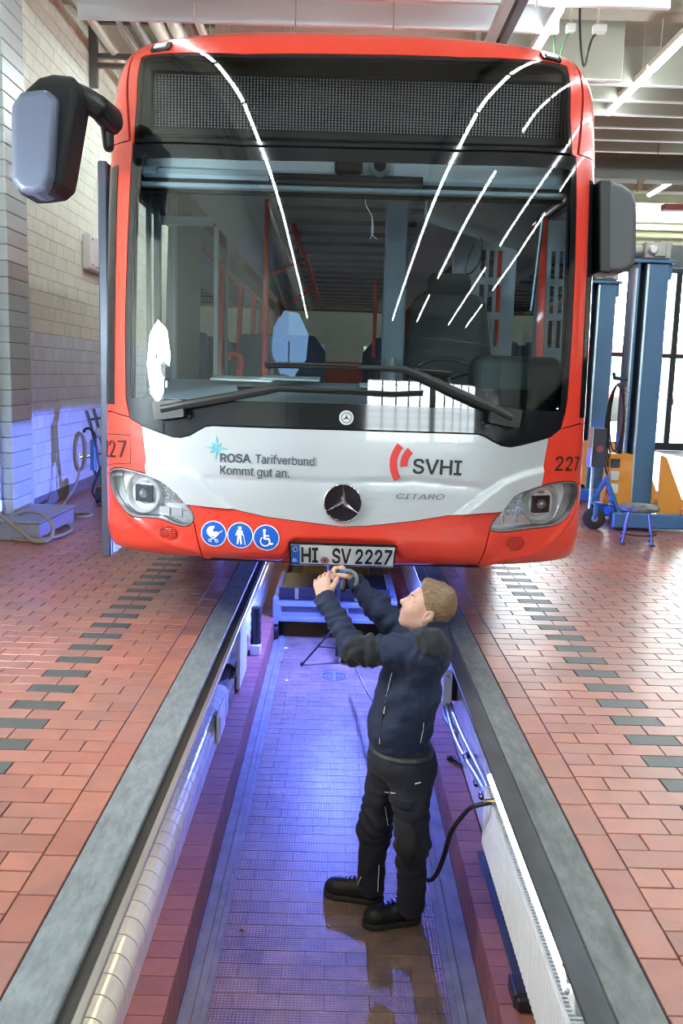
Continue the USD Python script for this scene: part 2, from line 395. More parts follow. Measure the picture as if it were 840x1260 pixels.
part(tl, 'coping_joint', cat(prism(affinity.translate(poly.buffer(-.005), 0, 0), 1.2, 6.3), prism(poly.buffer(-.005), 6.82, 14)), mat('coping_grout', (.03, .028, .02), .8), smooth=False)
part(tl, 'recess_shelf', cbox(-1.0, -.765, 6.32, 6.82, LZ, -.96, .004), mat('recess_brown', (.22, .15, .09), .7, var=.5))
# right: white tiles in two courses, joints recessed
part(tr, 'backing', box(.862, 1.2, Y0, Y1, LZ - .02, -.05), mat('tile_joint', (.2, .19, .16), .8))
items = []
for r, (za, zb) in enumerate(((-1.10, -.87), (-.87, -.64), (-.64, -.41), (-.41, -.18))):
    y = 1.2
    while y < 14:
        items.append((y + r * .01, cbox(.85, .87, y + .001, y + .119 - .001, za + .001, zb - .001, .0015), WHITE_TILE)); y += .119
spread(tr, 'wall_tile', items, 200, None)
part(tr, 'pit_end', cat(box(-1.2, 1.2, Y1, Y1 + .2, PZ - .1, -.01), box(-1.2, 1.2, Y0 - .2, Y0, PZ - .1, -.01)), mat('niche_wall', (.3, .29, .26), .8))

# ------------------------------------------------------------------ walls
WX = -2.9
t = thing('wall_left', 'painted block wall left of the bus, cream above and grey below', kind='structure')
part(t, 'wall_core', box(WX - .3, WX - .008, -20, 19, -.1, 6), WALLJ)
items = []
for r in range(44):
    z0, z1 = r * .131, (r + 1) * .131
    y = 5.2 - (.1 if r % 2 else 0)
    while y < 15.5:
        grey = z0 < 1.70
        c = np.array([WX, y + .1, (z0 + z1) / 2]); q = proj(c)
        vis = in_view(c, 0) and q[0] < 150 and q[1] < 640
        m = box(WX - .012, WX + rng.uniform(-.0012, .0012), y + .002, y + .2 - .002, z0 + .0025, z1 - .0025)
        base = z0 < .12
        items.append((c[1] + (0 if vis else 100), m, (GREYB if grey else CREAM)[int(rng.integers(0, 2))] if not base else mat('wall_base', (.2, .19, .19), .6)))
        y += .2
spread(t, 'block', items, 298, None)
part(t, 'plain_wall', cat(box(WX - .012, WX, -20, 5.2, 1.703, 6), box(WX - .012, WX, 15.5, 19, 1.703, 6)), CREAM[0])
part(t, 'plain_wall', cat(box(WX - .012, WX, -20, 5.2, 0, 1.703), box(WX - .012, WX, 15.5, 19, 0, 1.703)), GREYB[0])
# pilaster of glazed blocks
PIL = [mat('pilaster_glaze', (.54, .63, .63), .22, var=.35, scale=4, col2=(.36, .42, .42), coat=.2), mat('pilaster_glaze_b', (.58, .66, .65), .22, var=.35, scale=4, col2=(.4, .45, .44), coat=.2)]
t = thing('wall_pilaster', 'glazed block pilaster at the far left edge with a metal downpipe', kind='structure')
part(t, 'core', box(-3.0, -2.76, 7.52, 7.98, 0, 6), WALLJ)
for r in range(44):
    part(t, 'block', cbox(-3.0, -2.742, 7.5, 8.0, r * .131 + .002, (r + 1) * .131 - .002, .006), PIL[r % 2], smooth=False)
GALV = mat('galvanised', (.55, .57, .58), .28, metal=.85, var=.3, scale=5)
part(t, 'downpipe', cyl((-2.86, 7.40, .25), (-2.86, 7.40, 6), .052, 24), GALV)
for z in np.arange(.4, 5.8, .131): part(t, 'pipe_band', lathe([(.052, -.004), (.056, -.003), (.056, .003), (.052, .004)], 24, (-2.86, 7.40, z)), GALV)
part(t, 'pipe_shoe', cyl((-2.86, 7.40, 0), (-2.86, 7.40, .27), .062, 24), GALV)
# back wall with the glazed gate
YB = 19.0
BW = mat('wall_back_paint', (.52, .51, .43), .6, var=.2)
FRAME = mat('gate_frame', (.035, .045, .05), .45)
SHUT = mat('gate_panel', (.46, .45, .30), .5, var=.15, stretch=(1, 1, 6))
t = thing('wall_back', 'pale far wall around the glazed gate behind the lift columns', kind='structure')
part(t, 'panel', cat(box(-3.2, 3.4, YB, YB + .3, -.1, 6), box(3.4, 9.5, YB, YB + .3, 5.0, 6), box(9.5, 13, YB, YB + .3, -.1, 6)), BW)
GL = pane('gate_glass', (.97, .985, .98))
t = thing('door_1', 'tall glazed gate with dark frames at the back of the hall', kind='structure')
part(t, 'header_panel', box(3.4, 9.5, YB + .02, YB + .1, 4.23, 5.0), SHUT)
for z in (4.35, 4.5, 4.65, 4.8): part(t, 'panel_rib', cbox(3.4, 9.5, YB - .0, YB + .03, z, z + .05, .006), SHUT)
part(t, 'lintel', cbox(3.4, 9.5, YB - .05, YB + .1, 3.74, 4.23, .01), mat('lintel_grey', (.20, .215, .22), .5))
part(t, 'lintel', cbox(3.4, 9.5, YB - .07, YB + .1, 3.66, 3.76, .01), mat('lintel_blue', (.06, .09, .14), .5))
for x in (3.4, 4.3, 5.22, 6.05, 6.93, 7.8, 8.67, 9.45): part(t, 'upright', cbox(x - .06, x + .06, YB - .02, YB + .06, 0, 3.7, .006), FRAME)
part(t, 'rail', cbox(3.4, 9.5, YB - .018, YB + .058, 0, .16, .006), FRAME)
part(t, 'rail', cbox(3.4, 9.5, YB - .018, YB + .058, 1.93, 2.02, .006), FRAME)
for xa, xb in zip((3.4, 4.3, 5.22, 6.05, 6.93, 7.8, 8.67), (4.3, 5.22, 6.05, 6.93, 7.8, 8.67, 9.45)):
    part(t, 'glass_pane', box(xa + .05, xb - .05, YB + .015, YB + .025, .15, 1.95), GL)
    part(t, 'glass_pane', box(xa + .05, xb - .05, YB + .015, YB + .025, 2.0, 3.68), GL)
part(t, 'door_handle', cbox(6.96, 6.99, YB - .08, YB - .02, .95, 1.1, .005), mat('steel', (.6, .6, .6), .3, metal=1.))
t = thing('wall_right', 'plain wall on the far right side of the hall', kind='structure')
part(t, 'panel', box(12.6, 12.9, -13, 19.3, -.1, 6), BW)
# the hall continues behind the camera: a wall with glazed gates lets daylight in
def window_wall(name, label, horizontal, c, lo, hi, runs, z0, z1):
    """a wall with window bands; c is the plane, runs the glazed stretches along it"""
    t = thing(name, label, kind='structure')
    B = (lambda a, b, d0, d1, za, zb: box(a, b, c + d0, c + d1, za, zb)) if horizontal else (lambda a, b, d0, d1, za, zb: box(c + d0, c + d1, a, b, za, zb))
    wl, e = [B(lo, hi, 0, .3, -.1, z0), B(lo, hi, 0, .3, z1, 6)], lo
    for a, b in runs:
        wl.append(B(e, a, 0, .3, z0, z1)); e = b
    wl.append(B(e, hi, 0, .3, z0, z1))
    part(t, 'panel', cat(wl), BW)
    for a, b in runs:
        n = int(round((b - a) / 1.1))
        for x in np.linspace(a, b, n + 1): part(t, 'window_bar', B(x - .05, x + .05, .08, .16, z0, z1), FRAME)
        part(t, 'window_bar', B(a, b, .085, .155, (z0 + z1) / 2 - .03, (z0 + z1) / 2 + .03), FRAME)
        part(t, 'window_glass', B(a, b, .115, .125, z0, z1), GL)
    return t
window_wall('wall_right', 'wall with window bands on the far right side of the hall', False, 12.6, -20, 19.3, [(-18, -8), (-6.5, 5), (6.5, 17.5)], 2.2, 4.6)
window_wall('wall_front', 'wall with window bands behind the camera', True, -20.0, -3.2, 12.9, [(1.2, 6.5), (7.0, 12.4)], 2.3, 4.1)
# ceiling
CEIL = mat('ceiling_paint', (.42, .39, .31), .8, var=.3)
t = thing('ceiling', 'beige concrete ceiling with cross beams above the bus', kind='structure')
part(t, 'deck', box(-3.2, 13, -20.3, 19.3, 5.75, 6), CEIL)
for y in (-19, -15, -11, -7, -3, 1.2, 5.4, 9.55, 13.75, 17.8): part(t, 'beam', cbox(-3.2, 13, y - .14, y + .14, 5.0, 5.76, .01), CEIL)
part(t, 'corrugated_girder', cat([cbox(-3.2, 13, 14.2 + .07 * i, 14.25 + .07 * i, 4.45 , 4.62, .01) for i in range(4)] + [box(-3.2, 13, 14.19, 14.48, 4.5, 4.75)]), mat('girder_grey', (.22, .22, .21), .5, metal=.4))
part(t, 'girder_upstand', box(-3.2, 13, 14.3, 14.4, 4.7, 5.8), CEIL)
for x in (4.4, 6.3): part(t, 'girder_bracket', hull([(x, 14.1, 4.45), (x + .12, 14.1, 4.45), (x, 14.1, 4.25), (x, 14.16, 4.45), (x + .12, 14.16, 4.45), (x, 14.16, 4.25)]), mat('bracket_brown', (.3, .2, .12), .6))
part(t, 'loudspeaker', cbox(5.0, 5.45, 14.6, 14.8, 4.1, 4.2, .01), mat('box_red', (.3, .06, .05), .5))
# baffles
BAF = mat('baffle_white', (.80, .88, .93), .7)
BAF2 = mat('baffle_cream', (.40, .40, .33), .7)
def baffle(x0, x1, y, z0, z1, mt, label, group):
    t = thing('ceiling_baffle', label, 'ceiling panel', ((x0 + x1) / 2, y, z0), group)
    part(t, 'sheet', cbox(x0 + .006, x1 - .006, y - .022, y + .022, z0, z1, .006), mt)
    part(t, 'edge_strip', cbox(x0 + .006, x1 - .006, y - .026, y + .026, z0 - .012, z0 + .004, .004), mat('baffle_edge', (.8, .82, .85), .4))
for x0, x1, lb in ((-2.55, -1.46, 'leftmost'), (-1.46, -.52, 'left-middle'), (-.52, .39, 'middle'), (.39, 1.94, 'right end')):
    baffle(x0, x1, 8.92, 4.6, 5.05, BAF, f'white ceiling baffle right above the bus roof, {lb} panel of the front row', None)
for x0, x1, lb in ((-1.9, .1, 'left'), (.1, 1.6, 'middle'), (1.6, 2.77, 'right')):
    baffle(x0, x1, 8.35, 4.62, 5.05, BAF, f'white ceiling baffle at the top edge of the photo, {lb} panel of the nearer row', None)
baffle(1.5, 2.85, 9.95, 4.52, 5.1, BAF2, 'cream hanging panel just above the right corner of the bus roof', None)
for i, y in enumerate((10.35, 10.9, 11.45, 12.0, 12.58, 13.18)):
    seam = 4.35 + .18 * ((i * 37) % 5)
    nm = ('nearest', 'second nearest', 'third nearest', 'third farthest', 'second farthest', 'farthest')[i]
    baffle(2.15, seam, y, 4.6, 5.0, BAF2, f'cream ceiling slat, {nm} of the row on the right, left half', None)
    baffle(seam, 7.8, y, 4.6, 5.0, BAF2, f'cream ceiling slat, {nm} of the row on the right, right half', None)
# cable trunking, hung from the ceiling
t = thing('cable_trunking', 'grey double cable trunking running over the bus to the right of the white baffles', 'trunking', (1.33, 2, 4.42))
TRK = mat('trunking_grey', (.45, .47, .47), .4, metal=.5)
part(t, 'channel', cbox(1.24, 1.32, -6, 16, 4.42, 4.5, .004), TRK)
part(t, 'channel', cbox(1.35, 1.43, -6, 16, 4.42, 4.5, .004), mat('trunking_dark', (.08, .085, .085), .5))
part(t, 'hanger', cat([cbox(1.31, 1.36, y, y + .03, 4.46, 5.75, .003) for y in (-4, -.5, 3, 6.5, 10, 13.5)]), TRK)
BATT_ = mat('batten_steel', (.55, .53, .45), .5)
for x, y in ((2.10, 9.62), (2.36, 9.62)):
    t = thing('junction_box', 'small white junction box left on the ceiling beam' if x < 2.2 else 'larger white junction box right on the ceiling beam', 'junction box', (x, y, 4.72))
    part(t, 'hanger_strip', cbox(x + .05, x + .07, y - .22, y - .2, 4.8, 5.02, .002), BATT_)
    part(t, 'housing', cbox(x, x + (.09 if x < 2.2 else .13), y - .30, y - .22, 4.76, 4.84, .01), mat('plastic_white', (.75, .75, .72), .4))
    part(t, 'cable', tube(spline([(x + .03, y - .28, 4.74), (x - .03, y - .28, 4.6), (x - .06, y - .27, 4.45), (x - .10, y - .25, 4.62), (x - .10, y - .23, 5.0)], 20), .012, 6), mat('cable_green', (.1, .25, .1), .5) if x < 2.2 else mat('rubber', (.02, .02, .02), .5))
# fluorescent battens
LW = emit('tube_white', (.85, .97, 1.0), LAMP)
BATT = mat('batten_steel', (.55, .53, .45), .5)
def batten(lbl, grp):
    t = thing('fluorescent_batten', lbl, 'ceiling lamp', (0, 0, 0), grp)
    part(t, 'housing', cbox(-.035, .035, -.74, .74, .012, .08, .006), BATT)
    part(t, 'lamp_tube', rbox(-.032, .032, -.735, .735, -.028, .014, .012, 8), LW)
    for y in (-.5, .5): part(t, 'hanger', cbox(-.005, .005, y - .005, y + .005, .07, 1.1, .002), BATT)
    return t
ORD = ['first', 'second', 'third', 'fourth', 'fifth', 'sixth', 'seventh', 'eighth', 'ninth', 'tenth', 'eleventh', 'twelfth', 'thirteenth']
def lamp_label(lb, y, n):
    k = int((y + 9.5) / 1.55 + .5)
    return (f'{ORD[k - 6]} lamp ahead of the camera, ' if k >= 6 else f'{ORD[5 - k]} lamp behind the camera, ') + lb
first = None
rows = {-.7: 'ceiling row hidden over the bus roof', -1.5: 'ceiling row over the left aisle', 1.82: 'ceiling row just right of the bus roof', 3.12: 'long ceiling row at top right', 5.2: 'fourth ceiling row from the left wall', 6.6: 'rightmost ceiling row'}
for x, lb in rows.items():
    n = 0
    for y in np.arange(-9.5, 16, 1.55):
        n += 1
        if abs(x - 3.12) < .1 and y > 11: continue
        if 13.6 < y < 15 or (x < 0 and 6.5 < y < 9.6) or (-1 < x < 0 and y < 9): continue
        if (int(n * 7 + x * 3) % 5) == 0 and x > 1.85 and y < 4: continue
        if first is None:
            first = batten(lb, lb); stage.GetPrimAtPath(first.path).SetCustomDataByKey('label', lamp_label(lb, y, n)); stage.GetPrimAtPath(first.path).GetAttribute('xformOp:translate').Set(Gf.Vec3d(x, float(y), 4.6))
        else: dup(first, (x, float(y), 4.6), lamp_label(lb, y, n), group=lb)
# lamp over the gate
t = thing('gate_lamp', 'horizontal fluorescent lamp mounted above the glazed gate', 'lamp', (6.5, 18.8, 4.86))
part(t, 'housing', cbox(5.6, 8.6, 18.84, 18.99, 4.93, 5.02, .01), BATT)
part(t, 'lamp_tube', cyl((5.62, 18.84, 4.88), (8.58, 18.84, 4.88), .05, 12), LW)
# pipes under the ceiling on the left, on brackets
PIPEW = mat('pipe_white', (.62, .60, .50), .35)
PIPEG = mat('pipe_grey', (.33, .33, .31), .4, metal=.3)
PIPER = mat('pipe_red', (.16, .05, .04), .5)
for x, z, r, m, lb in ((-2.63, 4.86, .045, PIPEW, 'thin white pipe nearest the left wall under the ceiling'), (-2.42, 4.95, .03, PIPEG, 'slim grey conduit between white pipes at upper left'), (-2.25, 4.95, .05, PIPEG, 'grey pipe in the middle of the ceiling pipes at upper left'),
                       (-2.03, 4.95, .075, PIPEW, 'thick white ceiling pipe, left one of two at upper left'), (-1.84, 4.95, .075, PIPEW, 'thick white ceiling pipe, right one of two at upper left'), (-1.69, 4.97, .05, PIPER, 'dark red pipe among the ceiling pipes at upper left'), (-1.55, 4.88, .04, PIPEW, 'single white pipe right of the dark red pipe')):
    t = thing('ceiling_pipe', lb, 'pipe', (x, 8, z))
    part(t, 'pipe', cyl((x, -12.9, z), (x, 18.9, z), r, 16), m)
    part(t, 'pipe_collar', cat([lathe([(r, -.03), (r * 1.12, -.025), (r * 1.12, .025), (r, .03)], 16, (x, y, z), 'y') for y in (4.2, 7.4, 9.3, 12.5)]), m)
BRK = mat('bracket_steel', (.17, .17, .16), .45, metal=.5)
for yb, lb in ((10.6, 'grey steel wall bracket carrying the ceiling pipes, beside the bus roof'), (7.6, 'short dark steel bracket at the top left edge')):
    t = thing('pipe_bracket', lb, 'bracket', (WX, yb, 4.5))
    part(t, 'upright', cbox(WX + .0, WX + .09, yb - .035, yb + .035, 4.48 if yb > 9 else 5.02, 5.75, .004), BRK)
    for z, xl in (((4.74, -2.3), (4.84, -1.5), (5.2, -1.5)) if yb > 9 else ((5.1, -1.5),)):
        part(t, 'arm', cbox(WX + .09, xl, yb - .03, yb + .03, z - .05, z, .004), BRK)
# wall lamp box
t = thing('wall_lamp', 'white rectangular wall light fitting on the left wall', 'wall lamp', (WX, 10.6, 2.5))
PW = mat('plastic_white', (.75, .75, .72), .4)
part(t, 'housing', cbox(WX, WX + .09, 10.2, 11.4, 2.47, 2.85, .012), PW)
part(t, 'diffuser', cbox(WX + .08, WX + .105, 10.36, 11.36, 2.5, 2.82, .01), mat('diffuser', (.85, .87, .88), .25))
for z in (2.52, 2.8): part(t, 'screw', cyl((WX + .089, 10.28, z), (WX + .098, 10.28, z), .016, 12), mat('steel', (.6, .6, .6), .3, metal=1.))
# ================================================================== the bus
BX0, BY0 = 0.03, 4.35
W_, B_, N_ = 1.275, .50, 2.5
_t = np.linspace(0, PI / 2, 4000)
_cx, _cy = W_ * np.sin(_t) ** (2 / N_), B_ * (1 - np.cos(_t) ** (2 / N_))
_s = np.r_[0, np.cumsum(np.hypot(np.diff(_cx), np.diff(_cy)))]
UC = _s[-1]                                    # arc length from the centre to where the side is straight
def plan(u):
    a = np.abs(u); x = np.interp(a, _s, _cx); y = np.where(a <= UC, np.interp(a, _s, _cy), B_ + (a - UC))
    return np.sign(u) * x, y
_prof = np.array([(.17, .43), (.07, .448), (.018, .50), (0, .58), (0, .8), (.004, 1.0), (.016, 1.2), (.04, 1.6), (.07, 2.0), (.105, 2.35), (.145, 2.62), (.185, 2.80), (.24, 2.94), (.33, 3.03), (.50, 3.08), (.9, 3.095)])
_w = np.array([.985, .99, .995, 1, 1, 1, 1, 1, .998, .995, .990, .983, .962, .932, .895, .85])
_k = np.r_[0, np.cumsum(np.hypot(*np.diff(_prof, axis=0).T))]
_k = _k - np.interp(.8, _prof[:5, 1], _k[:5]) + .8
_pl, _pz, _pw = (PchipInterpolator(_k, q) for q in (_prof[:, 0], _prof[:, 1], _w))
VMIN, VMAX = _k[0], _k[-1]
def SP(u, v, off=0.0):
    u, v = np.asarray(u, float), np.clip(np.asarray(v, float), VMIN, VMAX)
    def p(u, v):
        x, y = plan(u); return np.stack([BX0 + x * _pw(v), BY0 + y + _pl(v), _pz(v)], -1)
    e = 2e-3
    du = p(u + e, v) - p(u - e, v); dv = p(u, np.clip(v + e, VMIN, VMAX)) - p(u, np.clip(v - e, VMIN, VMAX))
    n = np.cross(du, dv); n /= np.linalg.norm(n, axis=-1, keepdims=True)
    return p(u, v) + n * np.asarray(off)[..., None], n
_gu, _gv = np.meshgrid(np.linspace(-UC - .5, UC + .5, 260), np.linspace(VMIN, VMAX, 220))
_P, _N = SP(_gu, _gv)
_ok = ((EYE - _P) * _N).sum(-1) > 0.0
_inv = LinearNDInterpolator(proj(_P[_ok]), np.stack([_gu[_ok], _gv[_ok]], -1))
from scipy.spatial import cKDTree
_tree = cKDTree(proj(_P[_ok])); _uvok = np.stack([_gu[_ok], _gv[_ok]], -1)
def uv(px, py):
    r = _inv(px, py)
    if np.any(np.isnan(r)): r = _uvok[_tree.query([px, py])[1]]
    return np.asarray(r, float).ravel()
def uvs(pts): return [tuple(uv(*p)) for p in pts]
def upoly(pts): return sg.Polygon(uvs(pts)).buffer(0)
def smooth_poly(pts, n=60):
    """closed smooth outline through points"""
    P = np.asarray(pts + pts[:1], float)
    from scipy.interpolate import CubicSpline
    t = np.r_[0, np.cumsum(np.linalg.norm(np.diff(P, axis=0), axis=1))]
    return sg.Polygon(CubicSpline(t, P, bc_type='periodic')(np.linspace(0, t[-1], n, endpoint=False))).buffer(0)

def panel(poly, off=0.0, thick=.012, step=.04, inset=.0):
    """a curved panel of the front: a polygon in (u, v) laid on the surface at an offset, with thickness"""
    if inset: poly = poly.buffer(-inset)
    off_f = off if callable(off) else (lambda u, v: np.full(np.shape(u), float(off)))
    Vs, Fs, n0 = [], [], 0
    for g in getattr(poly, 'geoms', [poly]):
        if g.area < 1e-6: continue
        a, b, c, d = g.bounds
        us = np.arange(math.floor(a / step), math.ceil(c / step) + 1) * step
        vs = np.arange(math.floor(b / step), math.ceil(d / step) + 1) * step
        pg = shapely.prepared.prep(g)
        for i in range(len(us) - 1):
            col = sg.box(us[i], b - 1, us[i + 1], d + 1)
            if not pg.intersects(col): continue
            gc = g.intersection(col); pc = shapely.prepared.prep(gc)
            for j in range(len(vs) - 1):
                cell = sg.box(us[i], vs[j], us[i + 1], vs[j + 1])
                if pc.contains(cell):
                    Vs.append(np.array([[us[i], vs[j]], [us[i + 1], vs[j]], [us[i + 1], vs[j + 1]], [us[i], vs[j + 1]]]))
                    Fs.append(np.array([[0, 1, 2], [0, 2, 3]]) + n0); n0 += 4; continue
                if not pc.intersects(cell): continue
                q = gc.intersection(cell)
                for h in getattr(q, 'geoms', [q]):
                    if h.geom_type != 'Polygon' or h.area < 1e-9: continue
                    try: vv, ff = trimesh.creation.triangulate_polygon(h, engine='earcut')
                    except Exception: continue
                    Vs.append(np.asarray(vv)[:, :2]); Fs.append(np.asarray(ff) + n0); n0 += len(vv)
    V, F = np.vstack(Vs), np.vstack(Fs)
    key, inv = np.unique(np.round(V * 1e5).astype(np.int64), axis=0, return_inverse=True)
    V2 = key / 1e5; F = inv.ravel()[F]
    F = F[(F[:, 0] != F[:, 1]) & (F[:, 1] != F[:, 2]) & (F[:, 0] != F[:, 2])]
    ar = np.cross(V2[F[:, 1]] - V2[F[:, 0]], V2[F[:, 2]] - V2[F[:, 0]])
    F = np.where((ar < 0)[:, None], F[:, ::-1], F)
    o = off_f(V2[:, 0], V2[:, 1])
    top, nt = SP(V2[:, 0], V2[:, 1], o)
    if callable(off): nt = np.array(trimesh.Trimesh(top, F, process=False).vertex_normals)
    if thick <= 0: return trimesh.Trimesh(top, F, process=False, metadata={'nrm': nt})
    bot, _ = SP(V2[:, 0], V2[:, 1], o - thick)
    e = np.vstack([F[:, [0, 1]], F[:, [1, 2]], F[:, [2, 0]]])
    es = np.sort(e, 1); uq, first, cnt = np.unique(es, axis=0, return_index=True, return_counts=True)
    be = e[first[cnt == 1]]; n = len(V2)
    nb = len(be); a4 = np.stack([top[be[:, 1]], top[be[:, 0]], bot[be[:, 0]], bot[be[:, 1]]], 1)
    sn = np.cross(a4[:, 1] - a4[:, 0], a4[:, 2] - a4[:, 1]); sn /= np.maximum(np.linalg.norm(sn, axis=1, keepdims=True), 1e-12)
    i4 = 2 * n + np.arange(nb) * 4
    side = np.vstack([np.stack([i4, i4 + 1, i4 + 2], 1), np.stack([i4, i4 + 2, i4 + 3], 1)])
    return trimesh.Trimesh(np.vstack([top, bot, a4.reshape(-1, 3)]), np.vstack([F, F[:, ::-1] + n, side]), process=False, metadata={'nrm': np.vstack([nt, -nt, np.repeat(sn, 4, 0)])})
def lay(mesh2, u0, v0, off=.003, sx=1., sy=1., ang=0.):
    """lay a flat mesh (x, y in metres, z = height) on the front surface round (u0, v0)"""
    m = mesh2.copy(); v = m.vertices.copy()
    x, y = v[:, 0] * sx, v[:, 1] * sy
    c, s = math.cos(ang), math.sin(ang)
    m.vertices = SP(u0 + x * c - y * s, v0 + x * s + y * c, off + v[:, 2])[0]
    return m
def flat(geom, h=.002):
    out = []
    for g in getattr(geom, 'geoms', [geom]):
        if g.geom_type == 'Polygon' and g.area > 1e-9: out.append(trimesh.creation.extrude_polygon(g, h, engine='earcut'))
    return cat(out)
def text_on(txt, pL, pR, cap_px, off=.0032, bold=False, slant=0.):
    a, b = uv(*pL), uv(*pR)
    m = meshkit.text_mesh(txt, 1.0, .002, bold); v = m.vertices
    x0, x1 = v[:, 0].min(), v[:, 0].max()
    L = math.hypot(*(b - a)); ang = math.atan2(b[1] - a[1], b[0] - a[0])
    h = cap_px / np.linalg.norm(proj(SP(a[0], a[1] + .5e-1)[0]) - proj(SP(*a)[0])) * .05
    vv = v.copy(); vv[:, 0] = (v[:, 0] - x0) * L / (x1 - x0) + v[:, 1] * slant * h; vv[:, 1] = v[:, 1] * h
    m.vertices = vv
    return lay(m, a[0], a[1], off, ang=ang)

BRED = mat('bus_red', (.74, .052, .03), .22, coat=.6)
BSIL = mat('bus_silver', (.50, .52, .535), .28, metal=.15, coat=.5)
BLK = mat('gloss_black', (.012, .013, .015), .06, coat=.3)
SHELL = mat('bus_inner_dark', (.015, .015, .016), .6)
RUB = mat('rubber', (.02, .02, .02), .5)
DKPL = mat('dark_plastic', (.018, .019, .02), .42)
CHROME = mat('chrome', (.8, .81, .82), .08, metal=1.)
WHITEP = mat('print_white', (.85, .86, .87), .35)
BLACKP = mat('print_black', (.015, .015, .018), .4)
bus = thing('bus', 'red and silver city bus standing over the inspection pit, its front facing the camera', 'bus', (BX0, BY0 + 6, 0))

dest = upoly([(177, 69), (300, 67), (430, 67), (570, 71), (690, 79), (697, 82), (699, 90), (701, 140), (703, 189), (570, 184), (430, 180.5), (300, 178), (165, 175), (169, 120), (173, 76), (174, 71)])
wind = upoly([(163, 178), (300, 181), (430, 184), (570, 187.5), (708, 193), (709, 250), (707, 330), (702, 430), (698, 490), (695.5, 506), (690, 527), (678, 537), (660, 541.5), (641, 546), (628, 548.5), (617, 546.5), (605, 541), (597, 536), (588, 533), (560, 532), (430, 528), (300, 524), (262, 523), (252, 524), (243, 529), (233, 535), (222, 537.5), (213, 537), (195, 531), (178, 525), (160, 514), (155, 490), (154, 400), (157, 300)])
flap = upoly([(175, 524.5), (197, 533), (213, 538.5), (223, 539), (234, 536.5), (245, 530), (253, 525.5), (262, 524.5), (300, 526), (430, 530), (560, 534), (588, 535), (596, 538), (605, 543.5), (616, 549), (628, 551), (641, 548.5), (674, 539.6), (663.5, 596.8), (654, 600), (640, 605), (630, 611), (616, 629), (577, 632), (549, 634), (508, 641), (449, 647), (419, 647.5), (330, 636), (303, 630), (287, 626), (230, 620), (219, 607), (201, 592), (182, 583)])
headL = smooth_poly(uvs([(134.4, 583), (141, 576), (156, 577), (172, 581), (201, 592.6), (219.5, 608), (230, 621), (238, 640), (236, 643.5), (198.6, 639), (159, 633), (143.6, 616), (136, 598)]), 80)
headR = smooth_poly(uvs([(604, 652.5), (615.7, 630), (630.7, 611.8), (654, 601), (680, 594.6), (703, 592.5), (709.5, 596), (711, 608), (707, 622), (701.4, 632), (684, 646), (656, 650), (610, 654)]), 80)
UE = UC + .32
whole = sg.box(-UE, VMIN, UE, VMAX)
g = .0035
cuts = []
def cut(pts, w=.003): cuts.append(sg.LineString(pts).buffer(w, cap_style=2))
a = uv(160, 173); cut([a, (-UE - .1, a[1])]); b = uv(167, 64); cut([a, b, (b[0], VMAX + .1)], .009); GL_U = b[0]
a2 = uv(711, 190); cut([a2, (UE + .1, a2[1])]); b2 = uv(708, 80); cut([a2, b2, (b2[0], VMAX + .1)], .009)
a = uv(159, 513); cut([a, uv(140, 507), (-UE - .1, uv(134, 505)[1])])
a = uv(692, 527); cut([a, uv(712, 521.5), (UE + .1, uv(717, 520)[1])])
a, b = uv(238.5, 642), uv(253.6, 687); cut([a, b, (b[0] + .01, VMIN - .1)])
a, b = uv(602, 653), uv(587, 694); cut([a, b, (b[0] - .01, VMIN - .1)])
a = uv(137, 583); cut([a, (-UE - .1, a[1] - .01)]); a = uv(709, 596); cut([a, (UE + .1, a[1] - .01)])
plate_rec = upoly([(343, 690), (356, 664), (362, 661.5), (420, 662.5), (478, 665.5), (486, 668.5), (497, 690)])
mid_gap = unary_union([dest, wind]).buffer(.025).buffer(-.025 + g)
red = whole.difference(unary_union([mid_gap, flap.buffer(g), headL.buffer(g), headR.buffer(g)] + cuts))
pieces = sorted([p for p in red.geoms if p.area > .002], key=lambda p: -p.area)
# relief of the red lower front: a recess round the plate, ridges that run from the lamps to the bumper corners, recesses of the fog grilles
fogL, fogR = uv(206, 656), uv(635, 669)
ridgeL = sg.LineString(uvs([(140, 610), (160, 634), (186, 655), (205, 667), (240, 676), (256, 685)]))
ridgeR = sg.LineString(uvs([(709, 622), (696, 645), (676, 668), (655, 682), (615, 688), (590, 694)]))
def dist_line(line, u, v): return shapely.distance(line, shapely.points(u, v))
def sstep(x, a, b): t = np.clip((x - a) / (b - a), 0, 1); return t * t * (3 - 2 * t)
def red_off(u, v):
    o = np.zeros(np.shape(u)); low = v < 1.1
    if np.any(low):
        ul, vl = u[low], v[low]
        q = 0
        for line, f in ((ridgeL, fogL), (ridgeR, fogR)):
            q = q + .012 * np.exp(-(dist_line(line, ul, vl) / .018) ** 2)
            q = q - .010 * np.exp(-(((ul - f[0]) / .085) ** 2 + ((vl - f[1]) / .035) ** 2) ** 2)
        inside = shapely.contains_xy(plate_rec, ul, vl)
        q = np.where(inside, -.02 * sstep(dist_line(plate_rec.exterior, ul, vl), 0, .02), q)
        o[low] = q
    return o
for p in pieces:
    u, v = p.representative_point().coords[0]; c = p.centroid
    if c.y > 2.5 and abs(c.x) < .4: nm = 'roof_cap'
    elif c.y > 2.5: nm = 'corner_cap'
    elif c.y > 1.4: nm = 'windscreen_pillar'
    elif abs(c.x) < .5: nm = 'bumper_middle'
    elif c.y > .82: nm = 'corner_panel'
    else: nm = 'bumper_corner'
    fine = nm.startswith('bumper')
    part(bus, nm, panel(p, red_off if fine else 0., .014, .013 if fine else .035), BRED, smooth=42)
part(bus, 'inner_shell', panel(whole.difference(unary_union([dest.buffer(-.012), wind.buffer(-.02), headL.buffer(-.01), headR.buffer(-.01)])), -.024, .004, .06), SHELL, smooth=42)
